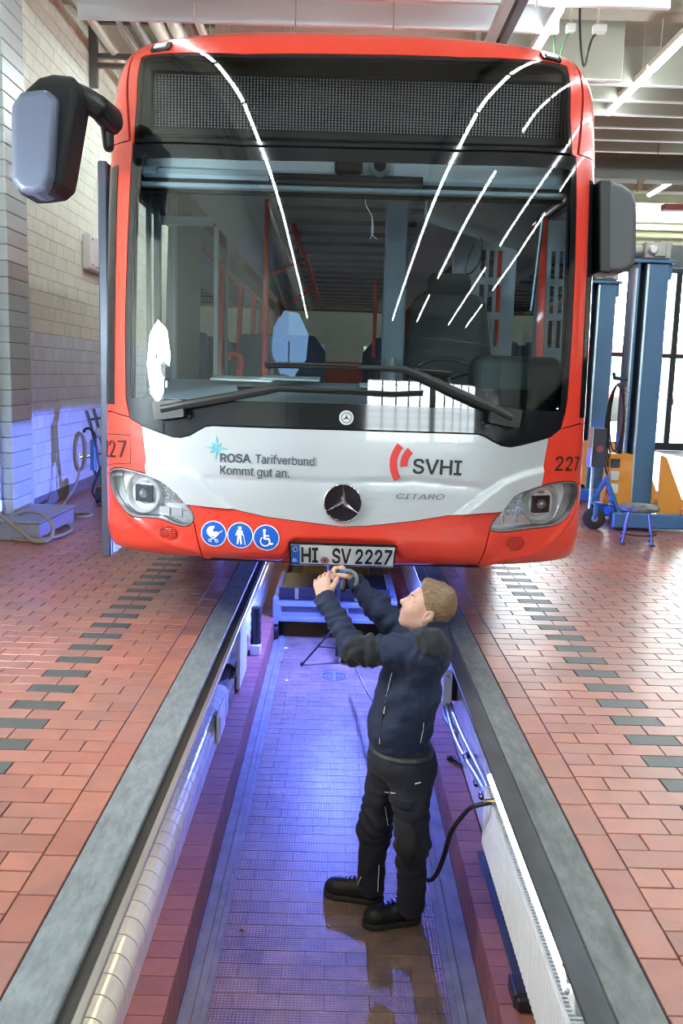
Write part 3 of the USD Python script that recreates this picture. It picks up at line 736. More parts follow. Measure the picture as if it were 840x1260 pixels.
# fog grilles: small red mesh discs
for f in (fogL, fogR):
    disc = sg.Point(0, 0).buffer(.047, 24)
    holes = unary_union([sg.Point(i * .0145 + (j % 2) * .00725, j * .0125).buffer(.0052, 4) for i in range(-4, 5) for j in range(-4, 5)])
    gr = lay(flat(affinity.scale(disc, 1, .8).difference(affinity.scale(holes, 1, .8)), .004), f[0], f[1], .0)
    k = part(bus, 'fog_grille', gr, BRED, smooth=False)
    part(k, 'grille_back', lay(flat(affinity.scale(disc, 1, .8), .001), f[0], f[1], -.0012), SHELL)
# silver flap with its sculpted wings
wingL = sg.LineString(uvs([(180, 566), (205, 570), (232, 575), (252, 586), (270, 607), (290, 628)]))
wingR = sg.LineString(uvs([(668, 573), (640, 580), (618, 589), (600, 601), (580, 617), (556, 634)]))
creases = sg.LineString(uvs([(260, 587), (330, 589), (420, 592.5), (510, 590), (585, 598)]))
WL = sg.Polygon(list(wingL.coords) + [tuple(uv(230, 622)), tuple(uv(178, 590))]); WR = sg.Polygon(list(wingR.coords) + [tuple(uv(616, 632)), tuple(uv(664, 600))])
def flap_off(u, v):
    o = np.full(np.shape(u), .003)
    for wl, wp in ((wingL, WL), (wingR, WR)):
        d = dist_line(wl, u, v); ins = shapely.contains_xy(wp, u, v)
        o = o + np.where(ins, .016 * sstep(d, 0, .03), 0) 
    d = dist_line(creases, u, v)
    below = v < np.interp(u, [c[0] for c in creases.coords], [c[1] for c in creases.coords])
    o = o - .006 * np.where(below, np.exp(-d / .05), np.exp(-(d / .008) ** 2))
    return o
fl = part(bus, 'front_flap', panel(flap, flap_off, .014, .012), BSIL, smooth=50)
# windscreen: clear glass in a black printed border, and the glossy lower apron
clear = upoly([(167, 195), (300, 197), (430, 199), (570, 203), (703, 209), (701, 300), (697, 400), (692, 470), (689, 506), (560, 502.5), (430, 497), (300, 493), (160, 489), (160, 400), (163, 300)])
part(bus, 'windscreen', panel(clear, -.002, 0, .02), pane('bus_glass', (.74, .86, .88), 1.45, .03), smooth=True)
part(bus, 'windscreen_border', panel(wind.difference(clear.buffer(.0005)), -.002, .006, .03), BLK, smooth=42)
part(bus, 'display_glass', panel(dest.buffer(-.018), -.002, 0, .03), pane('display_glass', (.62, .63, .64), 1.45, .02), smooth=True)
part(bus, 'display_border', panel(dest.difference(dest.buffer(-.0175)), -.002, .006, .03), BLK, smooth=42)
# LED destination display behind its glass
c0, c1 = ony(191, 91, 4.80), ony(686, 168, 4.80); yb_ = 4.80
b0, b1 = ony(176, 74, 4.83), ony(702, 184, 4.83)
dd = part(bus, 'display_board', cbox(b0[0], b1[0], 4.82, 4.85, c1[2] - .14, c0[2] + .10, .01), mat('display_back', (.022, .023, .025), .6))
part(dd, 'display_frame', cat(cbox(c0[0] - .06, c1[0] + .06, 4.79, 4.83, c0[2] + .012, c0[2] + .06, .004), cbox(c0[0] - .06, c1[0] + .06, 4.79, 4.83, c1[2] - .05, c1[2] - .012, .004), cbox(c0[0] - .07, c0[0] - .018, 4.79, 4.83, c1[2] - .05, c0[2] + .06, .004), cbox(c1[0] + .018, c1[0] + .07, 4.79, 4.83, c1[2] - .05, c0[2] + .06, .004)), DKPL)
nx, nz = 124, 19
gx, gz = np.meshgrid(np.linspace(c0[0], c1[0], nx), np.linspace(c1[2], c0[2], nz))
h = .0042
base = np.stack([gx.ravel(), np.full(gx.size, 4.812), gz.ravel()], 1)
q = np.array([[-h, 0, -h], [h, 0, -h], [h, 0, h], [-h, 0, h], [0, -.004, 0]])
V = (base[:, None] + q).reshape(-1, 3)
F = (np.arange(len(base))[:, None, None] * 5 + np.array([[0, 1, 4], [1, 2, 4], [2, 3, 4], [3, 0, 4]])).reshape(-1, 3)
part(dd, 'display_dots', trimesh.Trimesh(V, F, process=False), mat('led_grey', (.80, .82, .84), .4), smooth=False, kind='stuff')
# headlamps
LENS = pane('lamp_lens', (.96, .97, .98), 1.4, .02)
REFL = mat('lamp_reflector', (.85, .86, .87), .2, metal=.6)
for poly, cpx, seg in ((headL, (168, 608), [(205, 606), (196, 630), (212, 632), (227, 636)]), (headR, (674, 622), [(640, 628), (650, 640), (632, 641), (617, 643)])):
    hd = part(bus, 'headlamp', panel(poly.buffer(-.006), -.075, .004, .02), mat('lamp_back', (.86, .87, .88), .35, metal=.1), smooth=42)
    part(hd, 'lamp_rim', panel(poly.buffer(-.001).difference(poly.buffer(-.009)), -.001, .07, .02), mat('lamp_rim', (.5, .5, .51), .2, metal=.8), smooth=42)
    part(hd, 'lens_cover', panel(poly.buffer(-.004), -.002, 0, .015), LENS, smooth=True)
    c = uv(*cpx)
    P0, nrm = SP(c[0], c[1], -.07)
    ring = lay(lathe([(.105, 0), (.105, .028), (.098, .034), (.09, .028), (.084, .004), (.06, 0)], 40), c[0], c[1], -.072, sx=1.2)
    part(hd, 'reflector_ring', ring, mat('lamp_ring', (.85, .86, .87), .18, metal=.55), smooth=50)
    sq = [(.04 * math.cos(k * PI / 2 + PI / 4) * 1.35, .04 * math.sin(k * PI / 2 + PI / 4) * 1.35) for k in range(4)]
    part(hd, 'projector_frame', lay(flat(sg.Polygon(sq).buffer(.006).difference(sg.Point(0, 0).buffer(.027)), .02), c[0], c[1], -.068, sx=1.25), BLK)
    part(hd, 'projector_lens', lay(lathe([(.027, 0), (.025, .012), (.017, .021), (.007, .026), (.0005, .027)], 28), c[0], c[1], -.06, sx=1.25), mat('lamp_bulb_glass', (.25, .28, .3), .03, metal=.6), smooth=True)
    part(hd, 'lamp_tab', lay(flat(sg.box(-.02, .055, .02, .068), .012), c[0], c[1], -.07), CHROME)
    s0 = uv(*seg[0])
    cells = []
    for i in range(-3, 4):
        for j in range(-3, 4):
            qx, qy = i * .019 + .0095 * (j % 2), j * .0165
            if poly.buffer(-.02).contains(sg.Point(s0[0] + qx, s0[1] + qy)) and abs(i) + abs(j) < 6 and math.hypot(s0[0] + qx - c[0], s0[1] + qy - c[1]) > .112:
                cells.append(lay(lathe([(.0085, 0), (.007, .01), (.0005, .014)], 8), s0[0] + qx, s0[1] + qy, -.07))
    part(hd, 'indicator_cells', cat(cells), REFL, smooth=False, kind='stuff')
    for sp in seg[1:]:
        s1 = uv(*sp)
        part(hd, 'daytime_lamp', lay(flat(sg.box(-.026, -.018, .026, .018).buffer(.004), .012), s1[0], s1[1], -.06), REFL, smooth=30)
# marker lamps at the top corners
for px, py in ((199, 59.5), (677, 71.5)):
    c = uv(px, py); k = part(bus, 'marker_lamp', lay(flat(sg.box(-.052, -.016, .052, .016).buffer(.008), .012), c[0], c[1], .0), BLK)
    part(k, 'lamp_lens', lay(flat(sg.box(-.034, -.012, .034, .012).buffer(.003), .006), c[0], c[1], .0125), mat('marker_lens', (.82, .85, .9), .15))
# lettering and marks
part(bus, 'lettering', text_on('ROSA', (271, 568), (308.5, 569), 10, .0052, True), mat('print_slate', (.05, .075, .10), .4))
part(bus, 'lettering', text_on('Tarifverbund', (314, 569.5), (386.5, 573), 10.5, .0052), mat('print_slate', (.05, .075, .10), .4))
part(bus, 'lettering', text_on('Kommt gut an.', (271, 583), (356, 587.5), 10.5, .0055), mat('print_slate', (.05, .075, .10), .4))
c = uv(266, 551)
def starp(n, r1, r0, ph=0): return sg.Polygon([((r1 if k % 2 == 0 else r0) * math.cos(ph + k * PI / n), (r1 if k % 2 == 0 else r0) * math.sin(ph + k * PI / n)) for k in range(2 * n)])
rose = unary_union([starp(4, .060, .012, PI / 2), starp(4, .040, .012, PI / 4)]).difference(sg.Point(0, 0).buffer(.019)).union(sg.Point(0, 0).buffer(.0155).difference(sg.Point(0, 0).buffer(.011))).union(sg.Point(0, 0).buffer(.005))
part(bus, 'compass_mark', lay(flat(rose, .0015), c[0], c[1], .0052, ang=-.03), mat('print_cyan', (.12, .50, .62), .4))
part(bus, 'lettering', text_on('SVHI', (507, 582), (567, 584.5), 17.5, .0052, True), BLACKP)
arcs = []
for cx, r0, r1, a0, a1 in ((.155, .128, .165, 143, 214), (.155, .075, .112, 135, 190)):
    th = np.radians(np.linspace(a0, a1, 24))
    arcs.append(sg.Polygon([(cx + r1 * math.cos(t), r1 * math.sin(t)) for t in th] + [(cx + r0 * math.cos(t), r0 * math.sin(t)) for t in th[::-1]]))
c = uv(493, 569)
lo = unary_union(arcs); cc = lo.centroid; bb = lo.bounds
sc = .105 / (bb[2] - bb[0])
lo = affinity.scale(affinity.translate(lo, -(bb[0] + bb[2]) / 2, -(bb[1] + bb[3]) / 2), sc * 1.05, .185 / (bb[3] - bb[1]), origin=(0, 0))
part(bus, 'arc_mark', lay(flat(lo, .0015), c[0], c[1], .0052, ang=-.03), mat('print_red', (.68, .03, .03), .4))
# maker's name in chrome, slanted
part(bus, 'badge_lettering', text_on('CITARO', (486, 613.5), (545, 614.5), 6.5, .005, False, .35), mat('badge_chrome', (.20, .20, .19), .35, metal=.7))
# round three-pointed emblem
c = uv(421.5, 618.5)
em = part(bus, 'emblem', lay(lathe([(.0005, .004), (.088, .004), (.09, 0)], 48), c[0], c[1], .008), BLK)
part(em, 'emblem_ring', lay(lathe([(.088, -.005), (.0865, .012), (.091, .017), (.097, .012), (.099, -.005)], 56), c[0], c[1], .008), CHROME, smooth=50)
st = []
for k in range(3):
    a_ = PI / 2 + k * 2 * PI / 3; tip = np.array([.088 * math.cos(a_), .088 * math.sin(a_), .004])
    for s_ in (-1, 1):
        b_ = a_ + s_ * PI / 3; ro = np.array([.0165 * math.cos(b_), .0165 * math.sin(b_), .004])
        V = np.array([tip, ro, [0, 0, .02], [tip[0], tip[1], .008]])
        st.append(hull([tip, ro, [0, 0, .004], [0, 0, .022], tip + [0, 0, .004]]))
part(em, 'emblem_star', lay(cat(st), c[0], c[1], .008, ang=-.03), CHROME, smooth=False)
c = uv(426, 514)
em = part(bus, 'emblem', lay(lathe([(.0005, .002), (.034, .002), (.036, 0)], 32), c[0], c[1], .0), mat('badge_silver', (.6, .6, .6), .3, metal=.6), label='small silver round badge on the black apron')
part(em, 'emblem_ring', lay(lathe([(.0225, .0), (.0225, .0035), (.0255, .0035), (.0255, .0)], 32), c[0], c[1], .001), BLK)
part(em, 'emblem_star', lay(flat(starp(3, .022, .004, PI / 2), .002), c[0], c[1], .0025), BLK)
# fleet numbers
part(bus, 'lettering', text_on('227', (130.5, 562), (156.5, 562.5), 20, .003), BLACKP)
part(bus, 'lettering', text_on('227', (682, 579), (711, 578.5), 17.5, .003), BLACKP)
fr_ = upoly([(124, 535), (159.5, 536), (160, 569.5), (140, 570), (124, 571)])
part(bus, 'number_frame', panel(fr_.buffer(-.001).buffer(.004).exterior.buffer(.0022), .0005, .002, .03), BLACKP)
# round blue stickers
BLUE = mat('sticker_blue', (.012, .115, .56), .35)
def sticker(px, py, glyph, lb):
    c = uv(px, py)
    k = part(bus, 'sticker', lay(flat(sg.Point(0, 0).buffer(.066, 24), .0012), c[0], c[1], .002), WHITEP, label=lb)
    part(k, 'sticker_disc', lay(flat(sg.Point(0, 0).buffer(.0605, 24), .001), c[0], c[1], .0034), BLUE)
    part(k, 'pictogram', lay(flat(glyph, .001), c[0], c[1], .0046, ang=-.03), WHITEP)
L_ = lambda pts, w: sg.LineString(pts).buffer(w, 6)
pram = unary_union([sg.Point(-.006, .010).buffer(.030, 16).intersection(sg.box(-.04, .006, .024, .05)).difference(sg.Polygon([(-.006, .012), (.03, .012), (.03, .05), (.012, .05)])), sg.Polygon([(-.036, .009), (.03, .009), (.026, -.004), (.014, -.014), (-.02, -.014), (-.032, -.004)]),
    L_([(.026, .006), (.043, .018)], .0025), L_([(-.016, -.014), (.012, -.030)], .0022), L_([(.012, -.014), (-.016, -.030)], .0022), sg.Point(-.018, -.034).buffer(.0085).difference(sg.Point(-.018, -.034).buffer(.005)), sg.Point(.016, -.034).buffer(.0085).difference(sg.Point(.016, -.034).buffer(.005))])
walker = unary_union([sg.Point(-.003, .037).buffer(.0095), sg.Polygon([(-.016, .026), (.010, .026), (.018, .002), (.012, -.002), (.006, .01), (.010, -.044), (.001, -.044), (-.003, -.012), (-.009, -.044), (-.018, -.044), (-.012, .006), (-.018, -.004), (-.024, 0)]), L_([(.018, .0), (.026, -.044)], .002)])
chair = unary_union([sg.Point(-.010, .036).buffer(.0085), L_([(-.010, .026), (-.008, -.004)], .0055), L_([(-.008, .010), (.012, .010)], .0038), L_([(-.008, -.005), (.014, -.005), (.022, -.030), (.032, -.027)], .0045), sg.Point(-.005, -.018).buffer(.026).difference(sg.Point(-.005, -.018).buffer(.0195)).difference(sg.box(.002, -.012, .03, .03)).difference(sg.box(-.02, .0, .01, .04))])
sticker(263, 656.5, pram, 'round blue sticker with a white pram')
sticker(295.5, 658.5, walker, 'round blue sticker with a white walking figure')
sticker(327.5, 661.5, chair, 'round blue sticker with a white wheelchair')
# number plate
pa, pb = uv(357, 680), uv(485.5, 684); pc = (pa + pb) / 2; pang = math.atan2(pb[1] - pa[1], pb[0] - pa[0]); pw = math.hypot(*(pb - pa)); ph = .118
holder = part(bus, 'number_plate', lay(flat(sg.box(-pw / 2, -ph / 2 - .014, pw / 2, ph / 2).buffer(.004), .014), pc[0], pc[1], .002, ang=pang), DKPL)
part(holder, 'holder_strip', lay(flat(sg.box(-pw / 2 + .002, -ph / 2 - .016, pw / 2 - .002, -ph / 2 + .001).buffer(.002), .004), pc[0], pc[1], .0162, ang=pang), mat('holder_grey', (.52, .53, .54), .35))
part(holder, 'plate', lay(flat(sg.box(-pw / 2 + .006, -ph / 2 + .006, pw / 2 - .006, ph / 2 - .004).buffer(.003), .003), pc[0], pc[1], .0165, ang=pang), mat('plate_white', (.80, .82, .80), .3))
part(holder, 'plate_rim', lay(flat(sg.box(-pw / 2 + .006, -ph / 2 + .006, pw / 2 - .006, ph / 2 - .004).buffer(.003).exterior.buffer(.0022), .002), pc[0], pc[1], .0192, ang=pang), BLACKP)
part(holder, 'country_band', lay(flat(sg.box(-pw / 2 + .007, -ph / 2 + .008, -pw / 2 + .048, ph / 2 - .006), .001), pc[0], pc[1], .0196, ang=pang), mat('band_blue', (.015, .10, .5), .35))
rings = [affinity.translate(starp(5, .0032, .0013, PI / 2), .011 * math.cos(k * PI / 6), .011 * math.sin(k * PI / 6)) for k in range(12)]
part(holder, 'star_ring', lay(flat(unary_union(rings), .001), pc[0] - pw / 2 + .0275, pc[1] + .02 + .013, .0206, ang=pang), mat('star_yellow', (.75, .6, .05), .4))
def plate_text(tx, x0, x1, hh, yy, bold=True, m=BLACKP, off=.0196):
    t_ = meshkit.text_mesh(tx, 1., .002, bold); v = t_.vertices.copy(); a_, b_ = v[:, 0].min(), v[:, 0].max()
    v[:, 0] = x0 + (v[:, 0] - a_) * (x1 - x0) / (b_ - a_); v[:, 1] = v[:, 1] * hh + yy; t_.vertices = v
    return lay(t_, pc[0], pc[1], off, ang=pang)
sx_ = lambda px: (px - 421.2) / 128.5 * pw
part(holder, 'plate_lettering', cat(plate_text('HI', sx_(371), sx_(391.5), .078, -.037), plate_text('SV', sx_(408.5), sx_(431.5), .078, -.037), plate_text('2227', sx_(437), sx_(481.5), .078, -.037)), BLACKP)
part(holder, 'plate_lettering', plate_text('D', sx_(360.5), sx_(365), .018, -.036, True, WHITEP, .0206), WHITEP)
part(holder, 'holder_lettering', plate_text('Mercedes - Benz    Omnibusse    Mannheim', sx_(381), sx_(462), .008, -ph / 2 - .011, False, off=.0205), BLACKP)
part(holder, 'plate_seal', lay(flat(sg.Point(0, 0).buffer(.0215), .001), pc[0] + sx_(399.5), pc[1] - .024, .0198, ang=pang), mat('seal_grey', (.5, .52, .55), .3, metal=.5))
part(holder, 'seal_shield', lay(flat(unary_union([sg.Polygon([(-.008, .009), (.008, .009), (.008, -.002), (0, -.011), (-.008, -.002)]), sg.Point(0, 0).buffer(.0185).difference(sg.Point(0, 0).buffer(.0165))]), .001), pc[0] + sx_(399.5), pc[1] - .024, .021, ang=pang), mat('seal_red', (.45, .03, .04), .4))
# wipers
def bar(pts, r): return tube([SP(*uv(*p[:2]), p[2])[0] for p in pts], r, 10)
def wiper(pivot, armpts, blade, spur):
    w = part(bus, 'wiper', bar(armpts, [.022] * (len(armpts) - 3) + [.017, .012, .008]), DKPL)
    c = uv(*pivot)
    part(w, 'wiper_hub', lay(lathe([(.052, -.005), (.052, .02), (.044, .04), (.03, .052), (.0005, .055)], 28), c[0], c[1], .0), DKPL, smooth=50)
    part(w, 'wiper_cap', lay(flat(sg.box(-.02, -.035, .11, .03).buffer(.012), .03), c[0], c[1], .04, ang=spur), DKPL)
    part(w, 'wiper_blade', bar(blade, .011), RUB)
    part(w, 'blade_spine', bar([(p[0], p[1] - 2.2, p[2] + .02) for p in blade], .006), DKPL)
wiper((204, 505), [(206, 504, .06), (240, 497, .06), (290, 488, .055), (330, 480.5, .05), (346, 478, .045), (380, 479.5, .04), (412, 480.5, .04)], [(294, 478.5, .02), (330, 479, .02), (380, 481, .02), (430, 483, .02), (480, 486, .02), (519, 484.5, .02)], .15)
wiper((626, 515), [(623, 514, .06), (600, 502, .06), (560, 484, .055), (520, 465, .05), (496, 455, .045), (470, 454, .04), (440, 453, .04)], [(327, 449.5, .02), (370, 450.5, .02), (430, 452.5, .02), (480, 455, .02), (520, 458.5, .02), (553, 461, .02)], PI - .15)
for px, py in ((233, 513), (594, 521)):
    c = uv(px, py); part(bus, 'washer_jet', lay(lathe([(.012, 0), (.01, .01), (.0005, .014)], 14), c[0], c[1], .0), DKPL)
# ---------------- sides, roof, rear
YR = BY0 + 12.0; UR = UC + 11.4
def side_windows(s):
    wins = [(UC + .38, UC + 1.10)] if s > 0 else []
    wins += [(UC + 1.2 + 1.62 * k, UC + 2.72 + 1.62 * k) for k in range(6)]
    return wins
GLS = pane('bus_side_glass', (.72, .78, .78), 1.2, .02)
vtop = float(np.interp(3.0, _pz(_k), _k))
for s in (-1, 1):
    holes = [sg.box(*sorted((s * a, s * b)), 1.22, b) if False else sg.box(min(s * a, s * b), 1.22, max(s * a, s * b), 2.45) for a, b in side_windows(s)]
    door = []
    if s < 0: door = [sg.box(-(UC + 1.55), VMIN - .1, -(UC + .36), 2.42)]; holes = [h for h in holes if not h.intersects(door[0].buffer(.1))]
    arch = [sg.Point(s * (UC + xx), .46).buffer(.56) for xx in (2.2, 8.2)]
    body = sg.box(*sorted((s * (UE + .003), s * UR)), VMAX)[0:0] if False else sg.box(min(s * (UE + .003), s * UR), VMIN, max(s * (UE + .003), s * UR), VMAX)
    part(bus, 'side_wall', panel(body.difference(unary_union(holes + door + arch)), 0., .03, .16), BRED, smooth=42)
    part(bus, 'side_lining', panel(body.difference(unary_union(holes + door + arch)).intersection(sg.box(-30, .6, 30, 2.6)), -.0305, .004, .2), mat('side_lining_grey', (.17, .18, .19), .6), smooth=42)
    part(bus, 'side_window', panel(unary_union([h.buffer(-.002) for h in holes]), -.006, 0, .2), GLS, smooth=True)
    part(bus, 'window_band', panel(unary_union([sg.box(min(s * (UC + .40), s * (UR - .3)), 1.16, max(s * (UC + .40), s * (UR - .3)), 2.52).difference(unary_union(holes + door))]), .0015, .003, .2), BLK, smooth=42)
    uc = abs(uv(721.5, 330)[0]) if s > 0 else abs(uv(142.5, 330)[0])
    part(bus, 'corner_window', panel(sg.box(min(s * uc, s * (UC + .36)), 1.2, max(s * uc, s * (UC + .36)), 2.40), .0035, .003, .05), BLK)
    if s < 0:
        part(bus, 'door_frame', panel(door[0].intersection(sg.box(-9, .47, 9, 3)).difference(door[0].buffer(-.05)), -.004, .04, .1), DKPL, smooth=42)
zr = float(_pz(VMAX)); xr_ = W_ * float(_pw(VMAX))
part(bus, 'roof', cbox(BX0 - xr_, BX0 + xr_, BY0 + _pl(VMAX) - .02, YR + .3, zr - .05, zr + .001, .004), BRED)
rear = sg.Polygon([(-1.26, .45), (1.26, .45), (1.25, 2.6), (1.08, 3.04), (-1.08, 3.04), (-1.25, 2.6)])
part(bus, 'rear_wall', moved(prism(rear.difference(sg.box(-1.0, 1.62, 1.0, 2.5)), YR - .1, YR - .03), (BX0, 0, 0)), BRED)
part(bus, 'rear_window', box(BX0 - 1.0, BX0 + 1.0, YR - .07, YR - .06, 1.62, 2.5), GLS)
part(bus, 'roof_unit', rbox(BX0 - .85, BX0 + .85, 9.2, 11.5, zr - .05, zr + .22, .08), BRED)
for xx in (-.14, .34): part(bus, 'roof_antenna', cyl((BX0 + xx, 4.98, zr - .06), (BX0 + xx, 4.99, zr + .035), .009, 8, .005), DKPL)
# underside, wheels
part(bus, 'underfloor', cbox(BX0 - 1.2, BX0 + 1.2, BY0 + .42, YR - .1, .47, .56, .01), SHELL)
part(bus, 'bumper_lip', cbox(BX0 - .72, BX0 + .72, BY0 + .18, BY0 + .25, .415, .47, .01), SHELL)
TYRE = mat('tyre', (.02, .02, .021), .7)
for yw in (BY0 + 2.75, BY0 + 8.7):
    part(bus, 'axle', cyl((BX0 - 1.0, yw, .46), (BX0 + 1.0, yw, .46), .06, 12), SHELL)
    for s in (-1, 1):
        xw = BX0 + s * 1.08
        w = part(bus, 'wheel', lathe([(.28, -.13), (.44, -.135), (.472, -.11), (.478, -.05), (.478, .05), (.472, .11), (.44, .135), (.28, .13)], 40, (xw, yw, .478), 'x'), TYRE, smooth=40)
        part(w, 'rim', lathe([(.0005, .05 * s), (.1, .06 * s), (.13, -.02 * s), (.25, .0), (.285, .12 * s)], 32, (xw, yw, .478), 'x'), mat('rim_silver', (.5, .5, .5), .35, metal=.8), smooth=40)
# open front door leaf on the kerb side
A0, A1 = ony(125, 215, 5.15), ony(125.5, 690, 5.15)
dl = part(bus, 'door_leaf', cat([cbox(-1.362, -1.31, 5.10, 5.16, .30, 2.50, .008), cbox(-1.362, -1.31, 5.66, 5.72, .30, 2.50, .008), cbox(-1.362, -1.31, 5.12, 5.7, .30, .62, .008), cbox(-1.362, -1.31, 5.12, 5.7, 2.42, 2.50, .008)]), mat('door_leaf_grey', (.085, .105, .15), .35, metal=.3))
part(dl, 'door_glass', box(-1.340, -1.330, 5.15, 5.67, .6, 2.44), GLS)
part(dl, 'door_arm', cat(cyl((-1.335, 5.4, 2.46), (-1.2, 5.5, 2.46), .015, 8), cyl((-1.335, 5.4, .5), (-1.2, 5.5, .5), .015, 8)), DKPL)
# mirrors
def blob(px_pts, y0, y1, r, inset=.0):
    P = [ony(a, b, (y0 + y1) / 2) for a, b in px_pts]; c = np.mean(P, 0); pts = []
    s_ = man2tri(Manifold.sphere(r, 20)).vertices
    for p in P:
        d = p - c; d[1] = 0; p = p - d / np.linalg.norm(d) * r
        for yy in (y0 + r, y1 - r): pts.append(s_ + [p[0], yy, p[2]])
    return hull(np.vstack(pts))
MIRG = mat('mirror_grey', (.115, .135, .20), .36, metal=.2)
mr = part(bus, 'mirror', blob([(44, 117), (60, 104), (76, 100.5), (97, 103), (100, 112), (92, 160), (84, 218), (79, 236), (70, 243), (50, 245), (36, 245), (45, 200)], 4.22, 4.46, .03), mat('mirror_black', (.018, .018, .02), .62, spec=.25), smooth=50)
part(mr, 'mirror_cover', blob([(29, 133), (38, 121), (50, 119.5), (66, 119), (73, 124), (73, 135), (69, 200), (67, 230), (62, 240), (50, 243), (38, 242), (30, 234), (26.5, 205), (26.5, 160)], 4.16, 4.40, .035), MIRG, smooth=50)
arm = [ony(86, 111, 4.38), ony(104, 121, 4.40), ony(122, 133, 4.45), ony(137, 148, 4.60)]
s_ = man2tri(Manifold.sphere(1, 14)).vertices
segs = []
for i, ((p, q), (r0, r1)) in enumerate(zip(zip(arm[:-1], arm[1:]), ((.048, .055), (.055, .06), (.06, .07)))):
    segs.append(hull(np.vstack([s_ * [r0 * .8, r0, r0] + p, s_ * [r1 * .8, r1, r1] + q])))
part(mr, 'mirror_arm', cat(segs), DKPL, smooth=50)
part(mr, 'mirror_foot', hull(np.vstack([s_ * [.03, .05, .03] + ony(132, 158, 4.6), s_ * [.026, .04, .028] + ony(133.5, 180, 4.6)])), DKPL, smooth=50)
mr = part(bus, 'mirror', blob([(742, 227), (757, 231), (768, 238), (772, 250), (771.5, 320), (768, 333), (758, 338), (742, 338.5)], 4.72, 4.92, .03), mat('mirror_dark_grey', (.085, .09, .095), .45), smooth=50)
part(mr, 'mirror_back', blob([(733, 226), (743, 226), (743, 339), (733, 338)], 4.72, 4.92, .012), DKPL, smooth=50)
part(mr, 'mirror_arm', cyl(ony(735, 290, 4.85), ony(705, 290, 5.0), .03, 12), DKPL)
# right corner: dark side window edge seen past the red corner
# ---------------- inside
IN = mat('bus_interior_grey', (.18, .19, .205), .6)
LIN = mat('bus_lining', (.44, .49, .55), .55)
HDR = mat('header_blue_grey', (.74, .82, .90), .5)
REDP = mat('handrail_red', (.55, .035, .03), .3)
part(bus, 'floor_inside', box(BX0 - 1.2, BX0 + 1.2, BY0 + .5, YR - .12, .56, .60), IN)
part(bus, 'ceiling_lining', box(BX0 - 1.05, BX0 + 1.05, BY0 + 1.0, YR - .12, 2.52, 2.56), LIN)
part(bus, 'ceiling_slats', cat([cbox(BX0 - .5, BX0 + .5, y, y + .03, 2.49, 2.53, .005) for y in np.arange(5.8, 15.5, .55)]), IN)
for x in (-.62, .62): part(bus, 'ceiling_light_strip', cbox(BX0 + x - .06, BX0 + x + .06, 5.6, 15.8, 2.48, 2.53, .01), mat('light_strip_off', (.6, .62, .64), .3))
part(bus, 'partition_above_windscreen', box(BX0 - 1.1, BX0 + 1.1, 4.86, 4.9, 2.30, 2.95), SHELL)
H0, H1 = ony(430, 197, 4.76), ony(430, 228, 4.76)
k = part(bus, 'header_panel', cbox(BX0 - 1.08, BX0 + 1.08, 4.76, 4.95, H1[2] + .015, H0[2] + .01, .015), HDR)
part(k, 'header_recess', cbox(BX0 - 1.0, BX0 + .1, 4.745, 4.77, H1[2] + .03, H1[2] + .06, .008), mat('header_light', (.55, .61, .68), .4))
part(k, 'header_rail', cbox(BX0 - 1.08, BX0 + 1.08, 4.74, 4.80, H1[2] - .035, H1[2] - .012, .006), mat('header_light', (.55, .61, .68), .4))
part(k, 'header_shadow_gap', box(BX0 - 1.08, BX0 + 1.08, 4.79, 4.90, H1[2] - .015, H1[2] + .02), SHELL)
q0, q1 = ony(331, 213, 4.72), ony(520, 222, 4.72)
part(bus, 'sun_blind', cat(cyl((q0[0], 4.72, q0[2] - .015), (q1[0], 4.72, q0[2] - .015), .018, 12), cbox(q0[0], q1[0], 4.715, 4.725, q0[2] - .05, q0[2] - .01, .003)), DKPL)
q0, q1 = ony(412, 192, 4.70), ony(446, 213, 4.70)
part(bus, 'sensor_box', cbox(q0[0], q1[0], 4.70, 4.78, q1[2], q0[2], .012), SHELL)
p = ony(467, 205, 4.72)
k = part(bus, 'dome_camera', lathe([(.058, 0), (.055, .02), (.046, .034), (.036, .04), (.034, .045)], 32, (0, 0, 0)).apply_transform(trimesh.transformations.rotation_matrix(PI / 2, [1, 0, 0])).apply_translation(p), mat('camera_white', (.62, .64, .66), .3), smooth=50)
part(k, 'camera_eye', moved(man2tri(Manifold.sphere(.032, 24)), p + [0, -.035, 0]), BLK, smooth=True)
# dashboard
dash = sg.Polygon([(4.55, 1.16), (4.62, 1.24), (4.9, 1.30), (5.3, 1.335), (5.34, 1.2), (5.3, .6), (4.8, .6)])
part(bus, 'dashboard', moved(prism(dash, BX0 - 1.05, BX0 + .42, 'yz'), (0, 0, 0)), mat('dash_grey', (.36, .40, .45), .5))
part(bus, 'dashboard', moved(prism(dash, BX0 + .425, BX0 + 1.05, 'yz'), (0, 0, 0)), DKPL)
for x0, x1, y0, y1, z, m, nm in ((-.72, -.38, 4.95, 5.2, 1.335, WHITEP, 'papers'), (-.45, -.12, 5.0, 5.25, 1.345, mat('paper_grey', (.5, .54, .58), .6), 'papers'), (.1, .3, 4.85, 5.05, 1.32, WHITEP, 'papers')):
    part(bus, nm, rot(cbox(x0, x1, y0, y1, z, z + .012, .003), .06, [1, .2, .1], (x0, y0, z)), m, label='sheet of paper lying on the dashboard')
